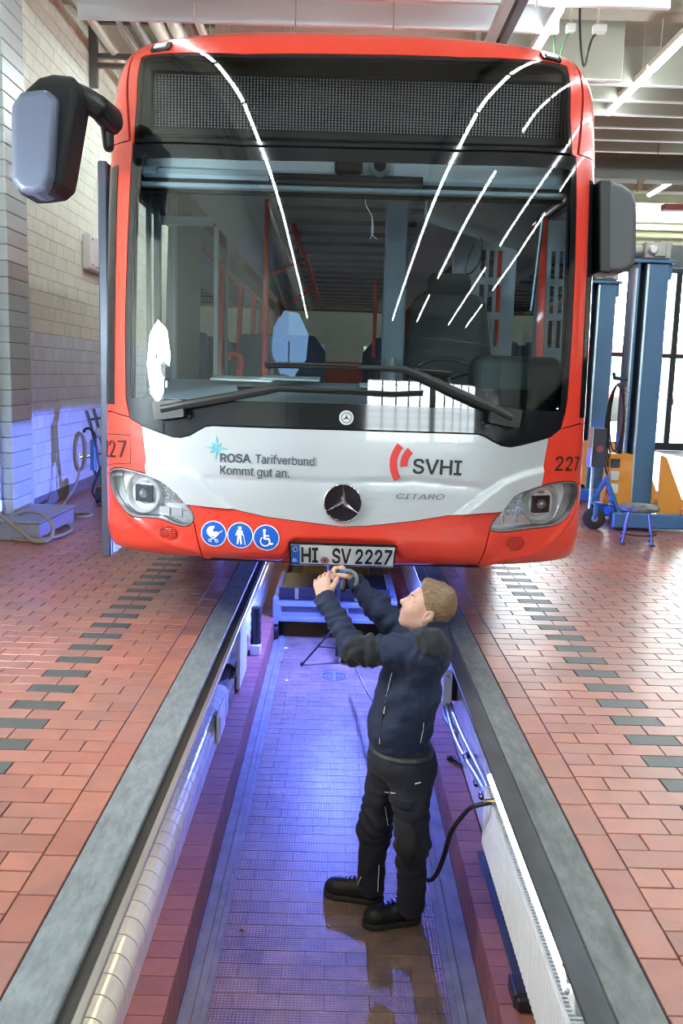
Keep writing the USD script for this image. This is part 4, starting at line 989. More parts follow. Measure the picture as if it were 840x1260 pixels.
# driver's place on the right of the picture
b0 = ony(585, 432, 5.35); b1 = ony(682, 468, 5.35)
part(bus, 'instrument_binnacle', rbox(b0[0] - .02, b1[0] + .02, 5.2, 5.55, 1.20, 1.52, .07), mat('binnacle_grey', (.10, .11, .115), .4), smooth=50)
wc = np.array([.66, 5.62, 1.38]); th = np.linspace(0, 2 * PI, 48, endpoint=False)
ringp = np.stack([wc[0] + .225 * np.cos(th), wc[1] + .225 * np.sin(th) * .8, wc[2] + .225 * np.sin(th) * .55], 1)
k = part(bus, 'steering_wheel', tube(ringp, .017, 10, closed=True), DKPL, smooth=True)
part(k, 'steering_spoke', cat([cyl(wc, ringp[i], .018, 8) for i in (4, 20, 36)]), DKPL)
st_ = np.vstack([s_ * [.10, .07, .10] + c for c in ((.50, 6.15, 1.35), (.94, 6.15, 1.35), (.56, 6.25, 1.85), (.88, 6.25, 1.85))])
k = part(bus, 'driver_seat', hull(st_), mat('seat_dark', (.05, .055, .065), .8), smooth=60)
part(k, 'headrest', hull(np.vstack([s_ * [.05, .05, .07] + c for c in ((.62, 6.28, 2.02), (.82, 6.28, 2.02))])), mat('seat_dark', (.05, .055, .065), .8), smooth=60)
part(k, 'seat_cushion', hull(np.vstack([s_ * [.08, .08, .07] + c for c in ((.52, 6.1, 1.1), (.92, 6.1, 1.1), (.54, 5.7, 1.12), (.90, 5.7, 1.12))])), mat('seat_dark', (.05, .055, .065), .8), smooth=60)
part(k, 'seat_base', box(.6, .84, 5.8, 6.1, .6, 1.05), DKPL)
# cab partition with a slotted panel
y = 6.55
pan = sg.box(.36, .62, 1.24, 2.44)
P0 = ony(560, 250, y); P1 = ony(655, 440, y)
part(bus, 'cab_partition', prism(sg.box(P0[0], .62, 1.22, 2.5).difference(unary_union([sg.box(xx, zz, xx + .035, zz + .19) for xx in (P0[0] + .20, P0[0] + .26, P0[0] + .32) for zz in (1.62, 1.86, 2.10)])), y, y + .03), LIN)
part(bus, 'cab_post', cbox(*sorted((ony(474, 300, 5.9)[0], ony(502, 300, 5.9)[0])), 5.9, 6.0, .6, 2.52, .012), mat('post_blue_grey', (.16, .20, .25), .45))
part(bus, 'cab_door', cbox(.28, .31, 5.2, 6.5, .6, 1.5, .01), IN)
part(bus, 'cab_cable', tube(spline([ony(583, 245, 5.8), ony(590, 290, 5.8), ony(588, 325, 5.8), ony(580, 335, 5.8), ony(583, 300, 5.8)], 30), .006, 6), RUB)
part(bus, 'hanging_wire', tube(spline([ony(454, 240, 5.5), ony(450, 252, 5.5), ony(458, 268, 5.5), ony(457, 285, 5.5), ony(464, 294, 5.5)], 24), .003, 5), WHITEP)
part(bus, 'hanging_wire', tube(spline([ony(457, 270, 5.5), ony(459, 282, 5.5), ony(455, 294, 5.5)], 12), .003, 5), WHITEP)
part(bus, 'blind_rod', cyl(ony(668, 262, 4.95), ony(653, 383, 4.95), .011, 10), mat('rod_steel', (.6, .66, .7), .25, metal=.8))
q = ony(558, 244, 5.0); part(bus, 'emergency_hammer', cbox(q[0] - .015, q[0] + .015, 5.0, 5.03, q[2] - .05, q[2] + .04, .006), REDP)
part(bus, 'roof_console', hull([(.44, 4.95, 2.30), (1.05, 4.95, 2.30), (.44, 4.95, 2.5), (1.05, 4.95, 2.5), (.5, 5.9, 2.36), (1.1, 5.9, 2.2), (.5, 5.9, 2.5), (1.1, 5.9, 2.5)]), LIN)
# handrails
def rail(a, b, ya, yb=None, r=.018): part(bus, 'handrail', cyl(ony(*a, ya), ony(*b, yb or ya), r, 10), REDP)
rail((329, 245), (325, 470), 6.1); rail((357, 262), (372, 315), 7.0, 7.0, .02); rail((375, 312), (392, 372), 7.0, 7.6, .02); rail((327, 340), (375, 320), 6.1, 7.0, .014)
rail((384, 352), (360, 372), 7.5, 7.5, .014); rail((463, 345), (459, 440), 8, 8)
part(bus, 'handrail', tube(spline([ony(283, 442, 5.6), ony(285, 436, 5.6), ony(293, 437, 5.6), ony(296, 452, 5.6), ony(296, 470, 5.6)], 20), .016, 10), REDP)
# door posts and inner panes on the kerb side
POST = mat('door_post_grey', (.25, .28, .30), .45)
for px, yy, w in ((193, 5.35, .02), (214, 5.7, .014), (266, 6.9, .018), (279, 7.4, .012), (182, 5.1, .012)):
    p0 = ony(px, 285, yy); part(bus, 'door_post', cbox(p0[0] - w, p0[0] + w, yy, yy + .04, .6, 2.45, .004), POST)
p0, p1 = ony(192, 271, 5.35), ony(262, 271, 5.36); part(bus, 'door_header', cbox(p0[0], p1[0], 5.36, 5.39, p0[2] - .02, p0[2] + .03, .004), POST)
# seats further back
SEAT = mat('seat_blue', (.04, .06, .13), .85)
for r in range(6):
    for s in (-1, 1):
        for xx in (.48, .92):
            yy = 9.4 + r * .95; x = BX0 + s * xx
            m = cat(hull(np.vstack([s_ * [.05, .04, .06] + c for c in ((x - .15, yy, 1.2), (x + .15, yy, 1.2), (x - .14, yy + .08, 1.72), (x + .14, yy + .08, 1.72))])), hull(np.vstack([s_ * [.05, .05, .04] + c for c in ((x - .15, yy, 1.12), (x + .15, yy, 1.12), (x - .15, yy - .4, 1.14), (x + .15, yy - .4, 1.14))])))
            part(bus, 'passenger_seat', m, SEAT, smooth=50)
part(bus, 'raised_floor', box(BX0 - 1.2, BX0 + 1.2, 8.8, YR - .12, .58, .82), IN)
# ================================================================== things in the pit
TUBEW = emit('pit_tube', (1.0, .98, .92), TUBE)
RADW = mat('radiator_white', (.78, .79, .80), .32, var=.12, scale=6)
METG = mat('metal_grey', (.4, .41, .42), .35, metal=.7)
BRASS = mat('brass', (.55, .42, .2), .3, metal=.9)
STRUT = mat('strut_black', (.015, .015, .017), .4)
JBLUE = mat('jack_grey_blue', (.17, .20, .27), .4, var=.3, scale=9)
RAMB = mat('jack_ram_blue', (.05, .17, .42), .4)
def pit_lamp(y0, y1, lb):
    t = thing('pit_lamp', lb, 'strip light', (.62, y0, -.1))
    part(t, 'housing', cbox(.610, .640, y0 - .05, y1 + .05, -.15, -.035, .004), RADW)
    part(t, 'lamp_tube', cyl((.597, y0, -.088), (.597, y1, -.088), .0105, 12), TUBEW)
    return t
t = pit_lamp(2.02, 3.16, 'glowing white strip light under the right pit edge above the radiator')
th = np.linspace(-.9 * PI, .9 * PI, 24)
part(t, 'cable_clip', tube(np.stack([.597 + .0 * th, 2.02 + .03 * np.cos(th), -.085 + .03 * np.sin(th)], 1), .006, 8), mat('plastic_clear_grey', (.5, .5, .5), .3))
for i, (y0, y1) in enumerate(((1.75, 2.95), (3.1, 4.3), (10.0, 11.2), (12.4, 13.6))):
    wm = emit('pit_tube_warm', (1.0, .76, .38), 9.0)
    lb = ('strip light hidden under the left pit edge, nearest to the camera', 'strip light hidden under the left pit edge, beside the mechanic', 'warm strip light under the left pit edge behind the pit jack', 'warm strip light under the left pit edge deep in the pit')[i]
    t = thing('pit_lamp', lb, 'strip light', (-.66, y0, -.2))
    part(t, 'housing', cbox(-.70, -.62, y0 - .05, y1 + .05, -.2, -.16, .004), RADW)
    part(t, 'lamp_tube', cyl((-.66, y0, -.215), (-.66, y1, -.215), .014, 12), wm)
# panel radiator
t = thing('radiator', 'white fluted panel radiator with a slotted top grille on the right pit wall', 'radiator', (.75, 2.8, -.72))
YA, YZ = 1.55, 3.82
body = sg.box(.70, -.715, .80, -.445)
part(t, 'back_panel', cbox(.785, .80, YA, YZ, -.71, -.445, .003), RADW)
fl_pts = []
yy = YA
while yy < YZ - .001:
    fl_pts += [(.7035, yy), (.700, yy + .006), (.700, yy + .024), (.7035, yy + .030)]; yy += .034
fl_poly = sg.Polygon(fl_pts + [(.712, YZ), (.712, YA)]).buffer(0)
part(t, 'front_panel', prism(fl_poly, -.715, -.447, 'xy'), RADW, smooth=False)
part(t, 'end_panel', cbox(.70, .80, YZ - .006, YZ, -.715, -.443, .002), RADW)
part(t, 'top_rim', cat(cbox(.698, .712, YA, YZ, -.447, -.440, .002), cbox(.790, .802, YA, YZ, -.447, -.440, .002)), RADW)
part(t, 'top_grille', cat([box(.711, .791, y, y + .009, -.4475, -.4415) for y in np.arange(YA + .01, YZ - .02, .0185)]), RADW, smooth=False, kind='stuff')
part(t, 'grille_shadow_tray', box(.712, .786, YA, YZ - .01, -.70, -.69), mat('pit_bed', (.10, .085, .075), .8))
for y in (2.1, 3.3): part(t, 'wall_bracket', cbox(.80, .846, y, y + .03, -.68, -.47, .003), METG)
# hose on the radiator
t = thing('air_hose', 'black hose with a brass end hanging from the radiator to the pit floor', 'hose', (.58, 3.7, PZ))
pts = [onz(604, 987, -.425), onz(590, 990, -.44), ony(572, 1000, 3.78), ony(557, 1020, 3.86), ony(547, 1050, 3.95), ony(537, 1075, 4.0), ony(528, 1083, 4.05), ony(520, 1079, 4.1), ony(512, 1072, 4.15)]
part(t, 'hose', tube(spline(pts, 50), .0115, 10), RUB, smooth=True)
q = np.array(pts[0]); part(t, 'hose_end', cat(cyl(q - [.03, -.005, .004], q + [.02, 0, .006], .013, 12), cyl(q + [.015, 0, .006], q + [.05, 0, .012], .008, 10)), BRASS)
# white box and pipes on the right wall
t = thing('switch_box', 'white narrow box with a lock on the right pit wall behind the mechanic', 'electrical box', (.79, 5.8, -.81))
part(t, 'housing', cbox(.745, .805, 5.78, 6.7, -.81, -.565, .006), RADW)
part(t, 'lid', cbox(.742, .808, 5.77, 6.71, -.565, -.555, .003), RADW)
part(t, 'lock', lathe([(.014, 0), (.014, .004), (.009, .005), (.009, .001), (.0005, .001)], 20, (.775, 5.777, -.60), 'y').apply_transform(np.diag([1, 1, 1, 1.])), METG)
part(t, 'wall_plate', cbox(.805, .852, 5.85, 6.6, -.80, -.57, .003), STRUT)
t = thing('wall_conduit', 'two slim conduits clipped along the foot of the right pit wall', 'pipe', (.82, 5, -.9))
p0, p1 = np.array([.775, 5.8, -.815]), np.array([.825, 3.84, -.80])
part(t, 'conduit', tube(spline([p0 + [0, .02, .02], p0 + [0, -.15, -.02], (p0 + p1) / 2, p1], 20), .016, 10), METG, smooth=True)
part(t, 'conduit', tube(spline([p0 + [.025, .02, .02], p0 + [.025, -.15, .015], (p0 + p1) / 2 + [.02, 0, .04], p1 + [.015, 0, .04]], 20), .013, 10), METG, smooth=True)
part(t, 'flexible_sleeve', tube(spline([p0 + [-.01, .02, 0], p0 + [-.02, -.08, -.04], p0 + [.01, -.25, -.05], p0 + [.01, -.4, -.04]], 30), [.018 + .004 * (i % 2) for i in range(30)], 8), mat('sleeve_grey', (.25, .24, .22), .5))
for k in (.42, .6, .68): 
    c = p0 * (1 - k) + p1 * k; part(t, 'pipe_clip', cat(lathe([(.017, -.012), (.021, -.012), (.021, .012), (.017, .012)], 14, c, 'y'), cbox(c[0], .853, c[1] - .01, c[1] + .01, c[2] - .008, c[2] + .008, .002)), STRUT)
t = thing('metal_offcut', 'bent black metal bracket lying on the right ledge behind the mechanic', 'scrap', onz(567, 940, -1.1))
q = onz(555, 935, -1.095); q2 = onz(570, 945, -1.095); q3 = onz(586, 940, -1.095)
part(t, 'bar', cat(cyl(q + [0, 0, .02], q2 + [0, 0, .012], .012, 8), cyl(q2 + [0, 0, .012], q3 + [0, 0, .012], .014, 8)), STRUT)
part(t, 'eye', lathe([(.012, 0), (.028, 0), (.028, .016), (.012, .016), (.012, 0)], 18, q + [0, .01, .0]), STRUT)
q = onz(571, 928, -1.095); solo('loose_nut', lathe([(.008, 0), (.018, 0), (.018, .016), (.008, .016), (.008, 0)], 6, q), STRUT, 'small dark nut lying on the right ledge beside the bent bracket', 'nut')
t = thing('steel_profile', 'dark steel bar lying on the ledge underneath the radiator', 'steel bar', (.81, 3.9, LZ))
part(t, 'flange', cbox(.79, .842, 3.35, 4.42, LZ, LZ + .008, .002), mat('profile_blueblack', (.05, .055, .075), .4, metal=.4))
part(t, 'web', cbox(.834, .842, 3.35, 4.42, LZ, LZ + .05, .002), mat('profile_blueblack', (.05, .055, .075), .4, metal=.4))
t = thing('wood_block', 'small black wooden block on the ledge under the radiator', 'block', (.80, 3.28, LZ))
part(t, 'block', rbox(.755, .84, 3.22, 3.36, LZ, LZ + .07, .012), STRUT)
part(t, 'end_cap', rbox(.765, .83, 3.2, 3.23, LZ + .005, LZ + .06, .01), RUB)
# white cabinet in the left wall
t = thing('wall_cabinet', 'white upright panel standing in the gap of the left coping wall', 'panel', (-.74, 6.9, -1.08))
part(t, 'door_panel', cbox(-.758, -.728, 6.72, 7.22, -1.08, -.55, .005), RADW)
part(t, 'side_panel', cbox(-1.0, -.758, 6.72, 6.75, -.78, -.55, .003), RADW)
t = thing('socket_cover', 'small cream flap cover on the left coping wall just before the white panel', 'socket', (-.755, 5.7, -.97))
part(t, 'frame', cbox(-.762, -.745, 5.62, 5.95, -1.06, -.86, .004), mat('socket_cream', (.68, .66, .56), .35))
part(t, 'flap', cbox(-.747, -.738, 5.66, 5.91, -1.03, -.89, .004), mat('socket_cream', (.68, .66, .56), .35))
t = thing('shock_absorber', 'black rubber bump post on a pale block on the left ledge', 'bump post', (-.70, 7.7, LZ))
part(t, 'foot_block', cbox(-.745, -.655, 7.66, 7.82, LZ, LZ + .09, .006), RADW)
part(t, 'rubber_post', lathe([(.001, 0), (.05, 0)] + [(.05 - .006 * (i % 2), .02 + .04 * i) for i in range(8)] + [(.045, .33), (.001, .335)], 20, (-.70, 7.74, LZ + .09)), RUB)
# drain cover with slots
t = thing('drain_cover', 'round slotted drain cover in the pit floor behind the mechanic', 'drain', onz(411, 832, PZ))
c = onz(411, 832, PZ)
seg = [sg.Point(0, 0).buffer(r1, 32).difference(sg.Point(0, 0).buffer(r0, 32)) for r0, r1 in ((.03, .045), (.062, .077), (.094, .109))]
slots = unary_union(seg).difference(unary_union([sg.box(-.012, -.2, .012, .2), sg.box(-.2, -.012, .2, .012)]))
part(t, 'plate', moved(flat(sg.Point(0, 0).buffer(.125, 32).difference(slots), .006), c + [0, 0, -.002]), mat('drain_steel', (.28, .27, .27), .45, metal=.5))
part(t, 'well', moved(flat(sg.Point(0, 0).buffer(.115, 24), .001), c + [0, 0, .0008]), STRUT)
# light stand with the blue studio flash
t = thing('light_stand', 'black tripod stand with a blue flash head in the pit under the bus', 'light stand', (.03, 8.2, PZ))
hub = np.array([.03, 8.2, PZ + .16])
for f in (onz(371, 819, PZ), onz(458, 822, PZ), np.array([.06, 8.55, PZ])):
    d = f - hub; part(t, 'leg', cyl(f + [0, 0, .006], hub + [d[0] * -.0, d[1] * -.0, .24], .010, 8), STRUT)
    part(t, 'leg_brace', cyl(hub + [0, 0, .0], f * .55 + (hub + [0, 0, .24]) * .45, .007, 8), STRUT)
    part(t, 'foot_cap', lathe([(.0005, 0), (.014, 0), (.014, .02), (.009, .03)], 12, f), RUB)
part(t, 'column', cyl(hub + [0, 0, -.08], hub + [0, 0, 1.14], .014, 12), STRUT)
part(t, 'hub_collar', lathe([(.014, 0), (.026, .0), (.026, .05), (.014, .05)], 16, hub + [0, 0, .22]), STRUT)
HZ = .045
part(t, 'flash_head', cat(lathe([(.0005, 0), (.055, 0), (.055, .16), (.06, .2), (.0005, .2)], 24, (.03, 8.15, HZ), 'y')), STRUT)
BLUEE = emit('flash_blue', (.13, .19, 1.0), STROBE)
part(t, 'flash_tube', moved(man2tri(Manifold.sphere(.035, 20)), (.03, 8.08, HZ)), BLUEE, smooth=True)
# pit jack carriage
t = thing('pit_jack', 'blue pit jack carriage with a lifting ram across the pit behind the mechanic', 'jack', (0, 9.1, PZ))
z0 = PZ + .0
part(t, 'lower_beam', cbox(-.58, .56, 8.92, 9.0, PZ + .20, PZ + .245, .006), JBLUE)
part(t, 'upper_beam', cbox(-.60, .58, 8.92, 9.0, PZ + .36, PZ + .41, .006), JBLUE)
for x in (-.57, -.12, .12, .54): part(t, 'upright', cbox(x - .018, x + .018, 8.925, 8.985, PZ + .24, PZ + .37, .004), JBLUE)
part(t, 'cross_panel', cbox(-.56, .54, 8.985, 8.998, PZ + .24, PZ + .37, .003), mat('jack_panel', (.18, .19, .22), .5))
part(t, 'side_frame', cbox(-.64, -.58, 8.9, 10.2, PZ + .17, PZ + .45, .01), JBLUE); part(t, 'side_frame', cbox(.56, .64, 8.9, 10.2, PZ + .17, PZ + .45, .01), JBLUE)
part(t, 'black_tray', cat(box(-.58, .56, 9.0, 10.2, PZ + .40, PZ + .43), cbox(-.58, .56, 9.0, 9.06, PZ + .43, PZ + .54, .006)), STRUT)
for x in (-.40, -.03, .22): part(t, 'tray_rib', cbox(x - .02, x + .02, 8.985, 9.02, PZ + .42, PZ + .54, .004), mat('tray_rib_brown', (.2, .15, .08), .6))
for x in (-.61, .60):
    for y in (9.0, 10.1): part(t, 'wheel', lathe([(.0005, -.03), (.085, -.03), (.085, .03), (.0005, .03)], 24, (x, y, PZ + .087), 'x'), STRUT, smooth=40)
part(t, 'lifting_ram', cyl((.03, 9.5, PZ + .42), (.03, 9.5, .2), .07, 24), RAMB)
part(t, 'ram_piston', cyl((.03, 9.5, .2), (.03, 9.5, .43), .045, 20), METG)
part(t, 'ram_side_plate', cbox(-.10, -.075, 9.4, 9.6, PZ + .42, PZ + .9, .004), JBLUE)
# the deck behind the jack: boards over the pit floor, lit by the warm lamps
t = thing('pit_deck', 'brown deck plate laid on the pit floor behind the jack', 'deck', (0, 12, PZ))
part(t, 'plate', cbox(-.42, .44, 10.3, 15.5, PZ + .02, PZ + .06, .006), mat('deck_brown', (.30, .18, .09), .55, var=.6, scale=5, col2=(.16, .11, .07)))
part(t, 'edge_strip', cat(cbox(-.45, -.42, 10.3, 15.5, PZ + .0, PZ + .07, .004), cbox(.44, .47, 10.3, 15.5, PZ + .0, PZ + .07, .004)), METG)
# bits on the pit floor
for px, py, sz, colr, lb in ((297, 934, .028, (.02, .02, .02), 'black curled scrap on the pit floor left of the mechanic, nearer one of two'), (303, 909, .028, (.02, .02, .02), 'black curled scrap on the pit floor left of the mechanic, farther one of two'),
        (298, 1146, .02, (.25, .12, .05), 'small rusty flake on the pit floor at lower left'), (483, 1178, .045, (.20, .16, .08), 'dry brown leaf on the pit floor in front of the mechanic'), (405, 1140, .016, (.6, .5, .35), 'tiny pale crumb beside the toe of the mechanic'),
        (345, 815, .03, (.55, .08, .08), 'small red scrap on the pit floor near the light stand'), (352, 798, .035, (.7, .7, .72), 'white paper scrap on the pit floor near the left ledge'), (352, 838, .03, (.75, .75, .78), 'crumpled white scrap on the pit floor left of the drain cover')):
    c = onz(px, py, PZ + .001); r = np.random.default_rng(px)
    th = np.sort(r.uniform(0, 2 * PI, 9)); rr = sz * r.uniform(.4, 1., 9)
    base = np.stack([rr * np.cos(th), .55 * rr * np.sin(th), r.uniform(.001, .012, 9)], 1)
    V = np.vstack([[0, 0, .009], base, [0, 0, .006], base - [0, 0, .0015]]) + c
    F = [[0, 1 + i, 1 + (i + 1) % 9] for i in range(9)] + [[10, 11 + (i + 1) % 9, 11 + i] for i in range(9)] + [[1 + i, 11 + i, 1 + (i + 1) % 9] for i in range(9)] + [[1 + (i + 1) % 9, 11 + i, 11 + (i + 1) % 9] for i in range(9)]
    solo('floor_scrap', trimesh.Trimesh(V, F, process=False), mat('scrap_%d' % int(colr[0] * 1000 + colr[1] * 77), colr, .6), lb, 'scrap', smooth=False)

# ================================================================== things on the left
HOSE = mat('hose_tan', (.27, .22, .13), .45)
t = thing('step_box', 'chequer-plate metal step box on the floor by the pilaster', 'box', (-2.5, 7.4, 0))
CHQ = mat('chequer_plate', (.42, .43, .44), .38, metal=.7, var=.4, scale=60)
part(t, 'body', cbox(-2.72, -2.37, 7.02, 7.95, 0, .145, .006), CHQ)
part(t, 'lid', cbox(-2.73, -2.36, 7.0, 7.97, .145, .16, .004), CHQ)
tr = []
for i in range(11):
    for j in range(28):
        x, y = -2.715 + i * .033, 7.02 + j * .0335; a = PI / 4 * (1 if (i + j) % 2 else -1)
        tr.append(moved(rot(slab(-.011, .011, -.0035, .0035, 0, .0025, .001), a, [0, 0, 1]), (x, y, .16)))
part(t, 'tread_bars', cat(tr), CHQ, smooth=False, kind='stuff')
part(t, 'lid_gap', box(-2.371, -2.3695, 7.03, 7.94, .135, .146), STRUT)
t = thing('floor_hose', 'tan hose looping over the metal step box at the left edge', 'hose', (-2.6, 7, 0))
pts = [ony(-25, 608, 7.0), ony(0, 633, 6.95), ony(20, 650, 6.9), onz(38, 664, .03), onz(52, 667, .03), ony(62, 662, 6.95), ony(65, 650, 7.0), ony(60, 640, 7.05), ony(45, 631, 7.2), ony(22, 633, 7.3), ony(9, 645, 7.2), ony(10, 656, 7.1), onz(28, 665, .02), onz(50, 664, .02), onz(70, 660, .02), onz(84, 655, .02), onz(87, 648, .02), onz(76, 643, .02)]
part(t, 'hose', tube(spline(pts, 120), .014, 10), HOSE, smooth=True)
part(t, 'coupling', cyl(pts[-1], np.array(pts[-1]) + [-.06, .05, 0], .018, 12), BRASS)
t = thing('hose_trolley', 'blue-grey hand trolley with coiled hoses at the left wall beside the bus', 'trolley', (-2.5, 9.0, 0))
TB = mat('trolley_grey', (.10, .12, .14), .4, metal=.4); TBL = mat('trolley_blue', (.05, .13, .22), .4)
yt = 9.0
for a, b, c_, d in (((106, 505), (117, 545), (127, 600), (129, 616)), ((115, 503), (124, 540), (134, 595), (136, 612))):
    part(t, 'frame_tube', tube(spline([ony(*a, yt), ony(*b, yt), ony(*c_, yt + .05), ony(*d, yt + .1)], 16), .016, 10), TB, smooth=True)
for py in (516, 560): part(t, 'cross_bar', cyl(ony(112, py, yt), ony(126, py - 2, yt), .012, 8), TB)
p = ony(125, 532, yt); part(t, 'valve_block', cbox(p[0] - .05, p[0] + .06, p[1] - .05, p[1] + .05, p[2] - .05, p[2] + .05, .01), METG)
p = ony(114, 548, yt - .05); part(t, 'gauge_bar', cbox(p[0] - .02, p[0] + .03, p[1] - .03, p[1] + .03, p[2] - .25, p[2] + .06, .006), TBL)
p = ony(110, 561, yt); part(t, 'hook_arm', cat(cyl(ony(98, 563, yt - .05), ony(118, 560, yt), .016, 8), cyl(ony(98, 563, yt - .05), ony(98, 558, yt - .05), .016, 8)), mat('chrome', (.8, .81, .82), .08, metal=1.))
q = onz(124, 621, 0); part(t, 'wheel', lathe([(.0005, -.03), (.05, -.035), (.085, -.03), (.09, 0), (.085, .03), (.05, .035), (.0005, .03)], 24, (q[0] - .02, q[1] + .05, .09), 'x'), RUB, smooth=40)
part(t, 'wheel', lathe([(.0005, -.03), (.05, -.035), (.085, -.03), (.09, 0), (.085, .03), (.05, .035), (.0005, .03)], 24, (q[0] + .22, q[1] + .05, .09), 'x'), RUB, smooth=40)
part(t, 'toe_plate', cbox(q[0] - .0, q[0] + .24, q[1] - .1, q[1] + .08, .01, .03, .004), TB)
for k, (dx, r) in enumerate(((0, 1.), (2.5, .93))):
    part(t, 'hose_coil', tube(spline([ony(97 + dx + 6 * math.sin(a), 556 - r * 24 * math.cos(a), yt - .06 - .02 * k) for a in np.linspace(.3, 2 * PI + .2, 18)], 60), .013, 8), HOSE, smooth=True)
part(t, 'hanging_hose', tube(spline([ony(103, 531, yt - .05), ony(108, 527, yt), ony(115, 532, yt - .05), ony(116, 560, yt - .04), ony(120, 583, yt), ony(124, 575, yt), ony(118, 590, yt), ony(114, 605, yt), ony(120, 615, yt + .05)], 60), .014, 8), RUB, smooth=True)
part(t, 'trailing_hose', tube(spline([ony(97, 578, yt - .08), ony(93, 596, yt - .1), ony(84, 612, yt - .15), onz(76, 625, .05), onz(74, 631, .02), onz(82, 635, .015), onz(100, 636, .015), onz(112, 634, .015), onz(112, 632, .02), onz(100, 631.5, .015), onz(80, 630, .02)], 80), .013, 8), HOSE, smooth=True)
# umbrella flash left of the camera, outside the frame: the photo shows its reflection in the windscreen
UC_ = np.array([-2.16, 3.50, 1.60]); aim = np.array([.25, 4.3, .95]) - UC_; aim /= np.linalg.norm(aim)
t = thing('studio_umbrella', 'white photo umbrella on a stand left of the camera, mirrored in the windscreen', 'studio light', (UC_[0], UC_[1], 0))
e1 = np.cross(aim, [0, 0, 1]); e1 /= np.linalg.norm(e1); e2 = np.cross(e1, aim)
rings = []
for r_, h_ in ((.02, -.13), (.11, -.115), (.20, -.07), (.29, .01)):
    for k in range(8):
        a_ = k * PI / 4 + .2; rings.append(UC_ + aim * h_ + r_ * (math.cos(a_) * e1 + math.sin(a_) * e2))
V = np.array(rings); F = []
for i in range(3):
    for k in range(8):
        j = (k + 1) % 8; F += [[i * 8 + k, (i + 1) * 8 + j, i * 8 + j], [i * 8 + k, (i + 1) * 8 + k, (i + 1) * 8 + j]]
part(t, 'canopy', trimesh.Trimesh(V, F, process=False), emit('umbrella_glow', (.88, .97, 1.0), UMB), smooth=False)
part(t, 'shaft', cyl(UC_ - aim * .2, UC_ + aim * .45, .006, 8), STRUT)
part(t, 'flash_head', cyl(UC_ + aim * .30, UC_ + aim * .52, .05, 20), STRUT)
part(t, 'stand_column', cyl((UC_ + aim * .4) * [1, 1, 0] + [0, 0, .3], UC_ + aim * .4, .014, 10), STRUT)
for k in range(3):
    a_ = k * 2 * PI / 3; b_ = (UC_ + aim * .4) * [1, 1, 0]; part(t, 'leg', cyl(b_ + [.17 * math.cos(a_), .17 * math.sin(a_), .01], b_ + [0, 0, .5], .01, 8), STRUT)

# a second umbrella behind the camera, seen as a pale blue reflection in the middle of the windscreen
U2 = np.array([-1.0, -.7, 2.35]); a2_ = np.array([-.2, 4.4, 1.5]) - U2; a2_ /= np.linalg.norm(a2_)
t = thing('studio_umbrella', 'pale blue photo umbrella on a stand behind the camera, mirrored beside the red handrail', 'studio light', (U2[0], U2[1], 0))
f1 = np.cross(a2_, [0, 0, 1]); f1 /= np.linalg.norm(f1); f2 = np.cross(f1, a2_)
V = np.array([U2 + a2_ * h_ + r_ * (math.cos(k * PI / 4 + .3) * f1 + math.sin(k * PI / 4 + .3) * f2) for r_, h_ in ((.02, -.15), (.2, -.12), (.42, .0)) for k in range(8)]); F = []
for i in range(2):
    for k in range(8):
        j = (k + 1) % 8; F += [[i * 8 + k, (i + 1) * 8 + j, i * 8 + j], [i * 8 + k, (i + 1) * 8 + k, (i + 1) * 8 + j]]
part(t, 'canopy', trimesh.Trimesh(V, F, process=False), emit('umbrella_blue_glow', (.30, .58, 1.0), 3.2), smooth=False)
part(t, 'shaft', cyl(U2 - a2_ * .2, U2 + a2_ * .4, .006, 8), STRUT)
part(t, 'stand_column', cyl(U2 * [1, 1, 0] + [0, 0, .0], U2 - a2_ * .15, .014, 10), STRUT)

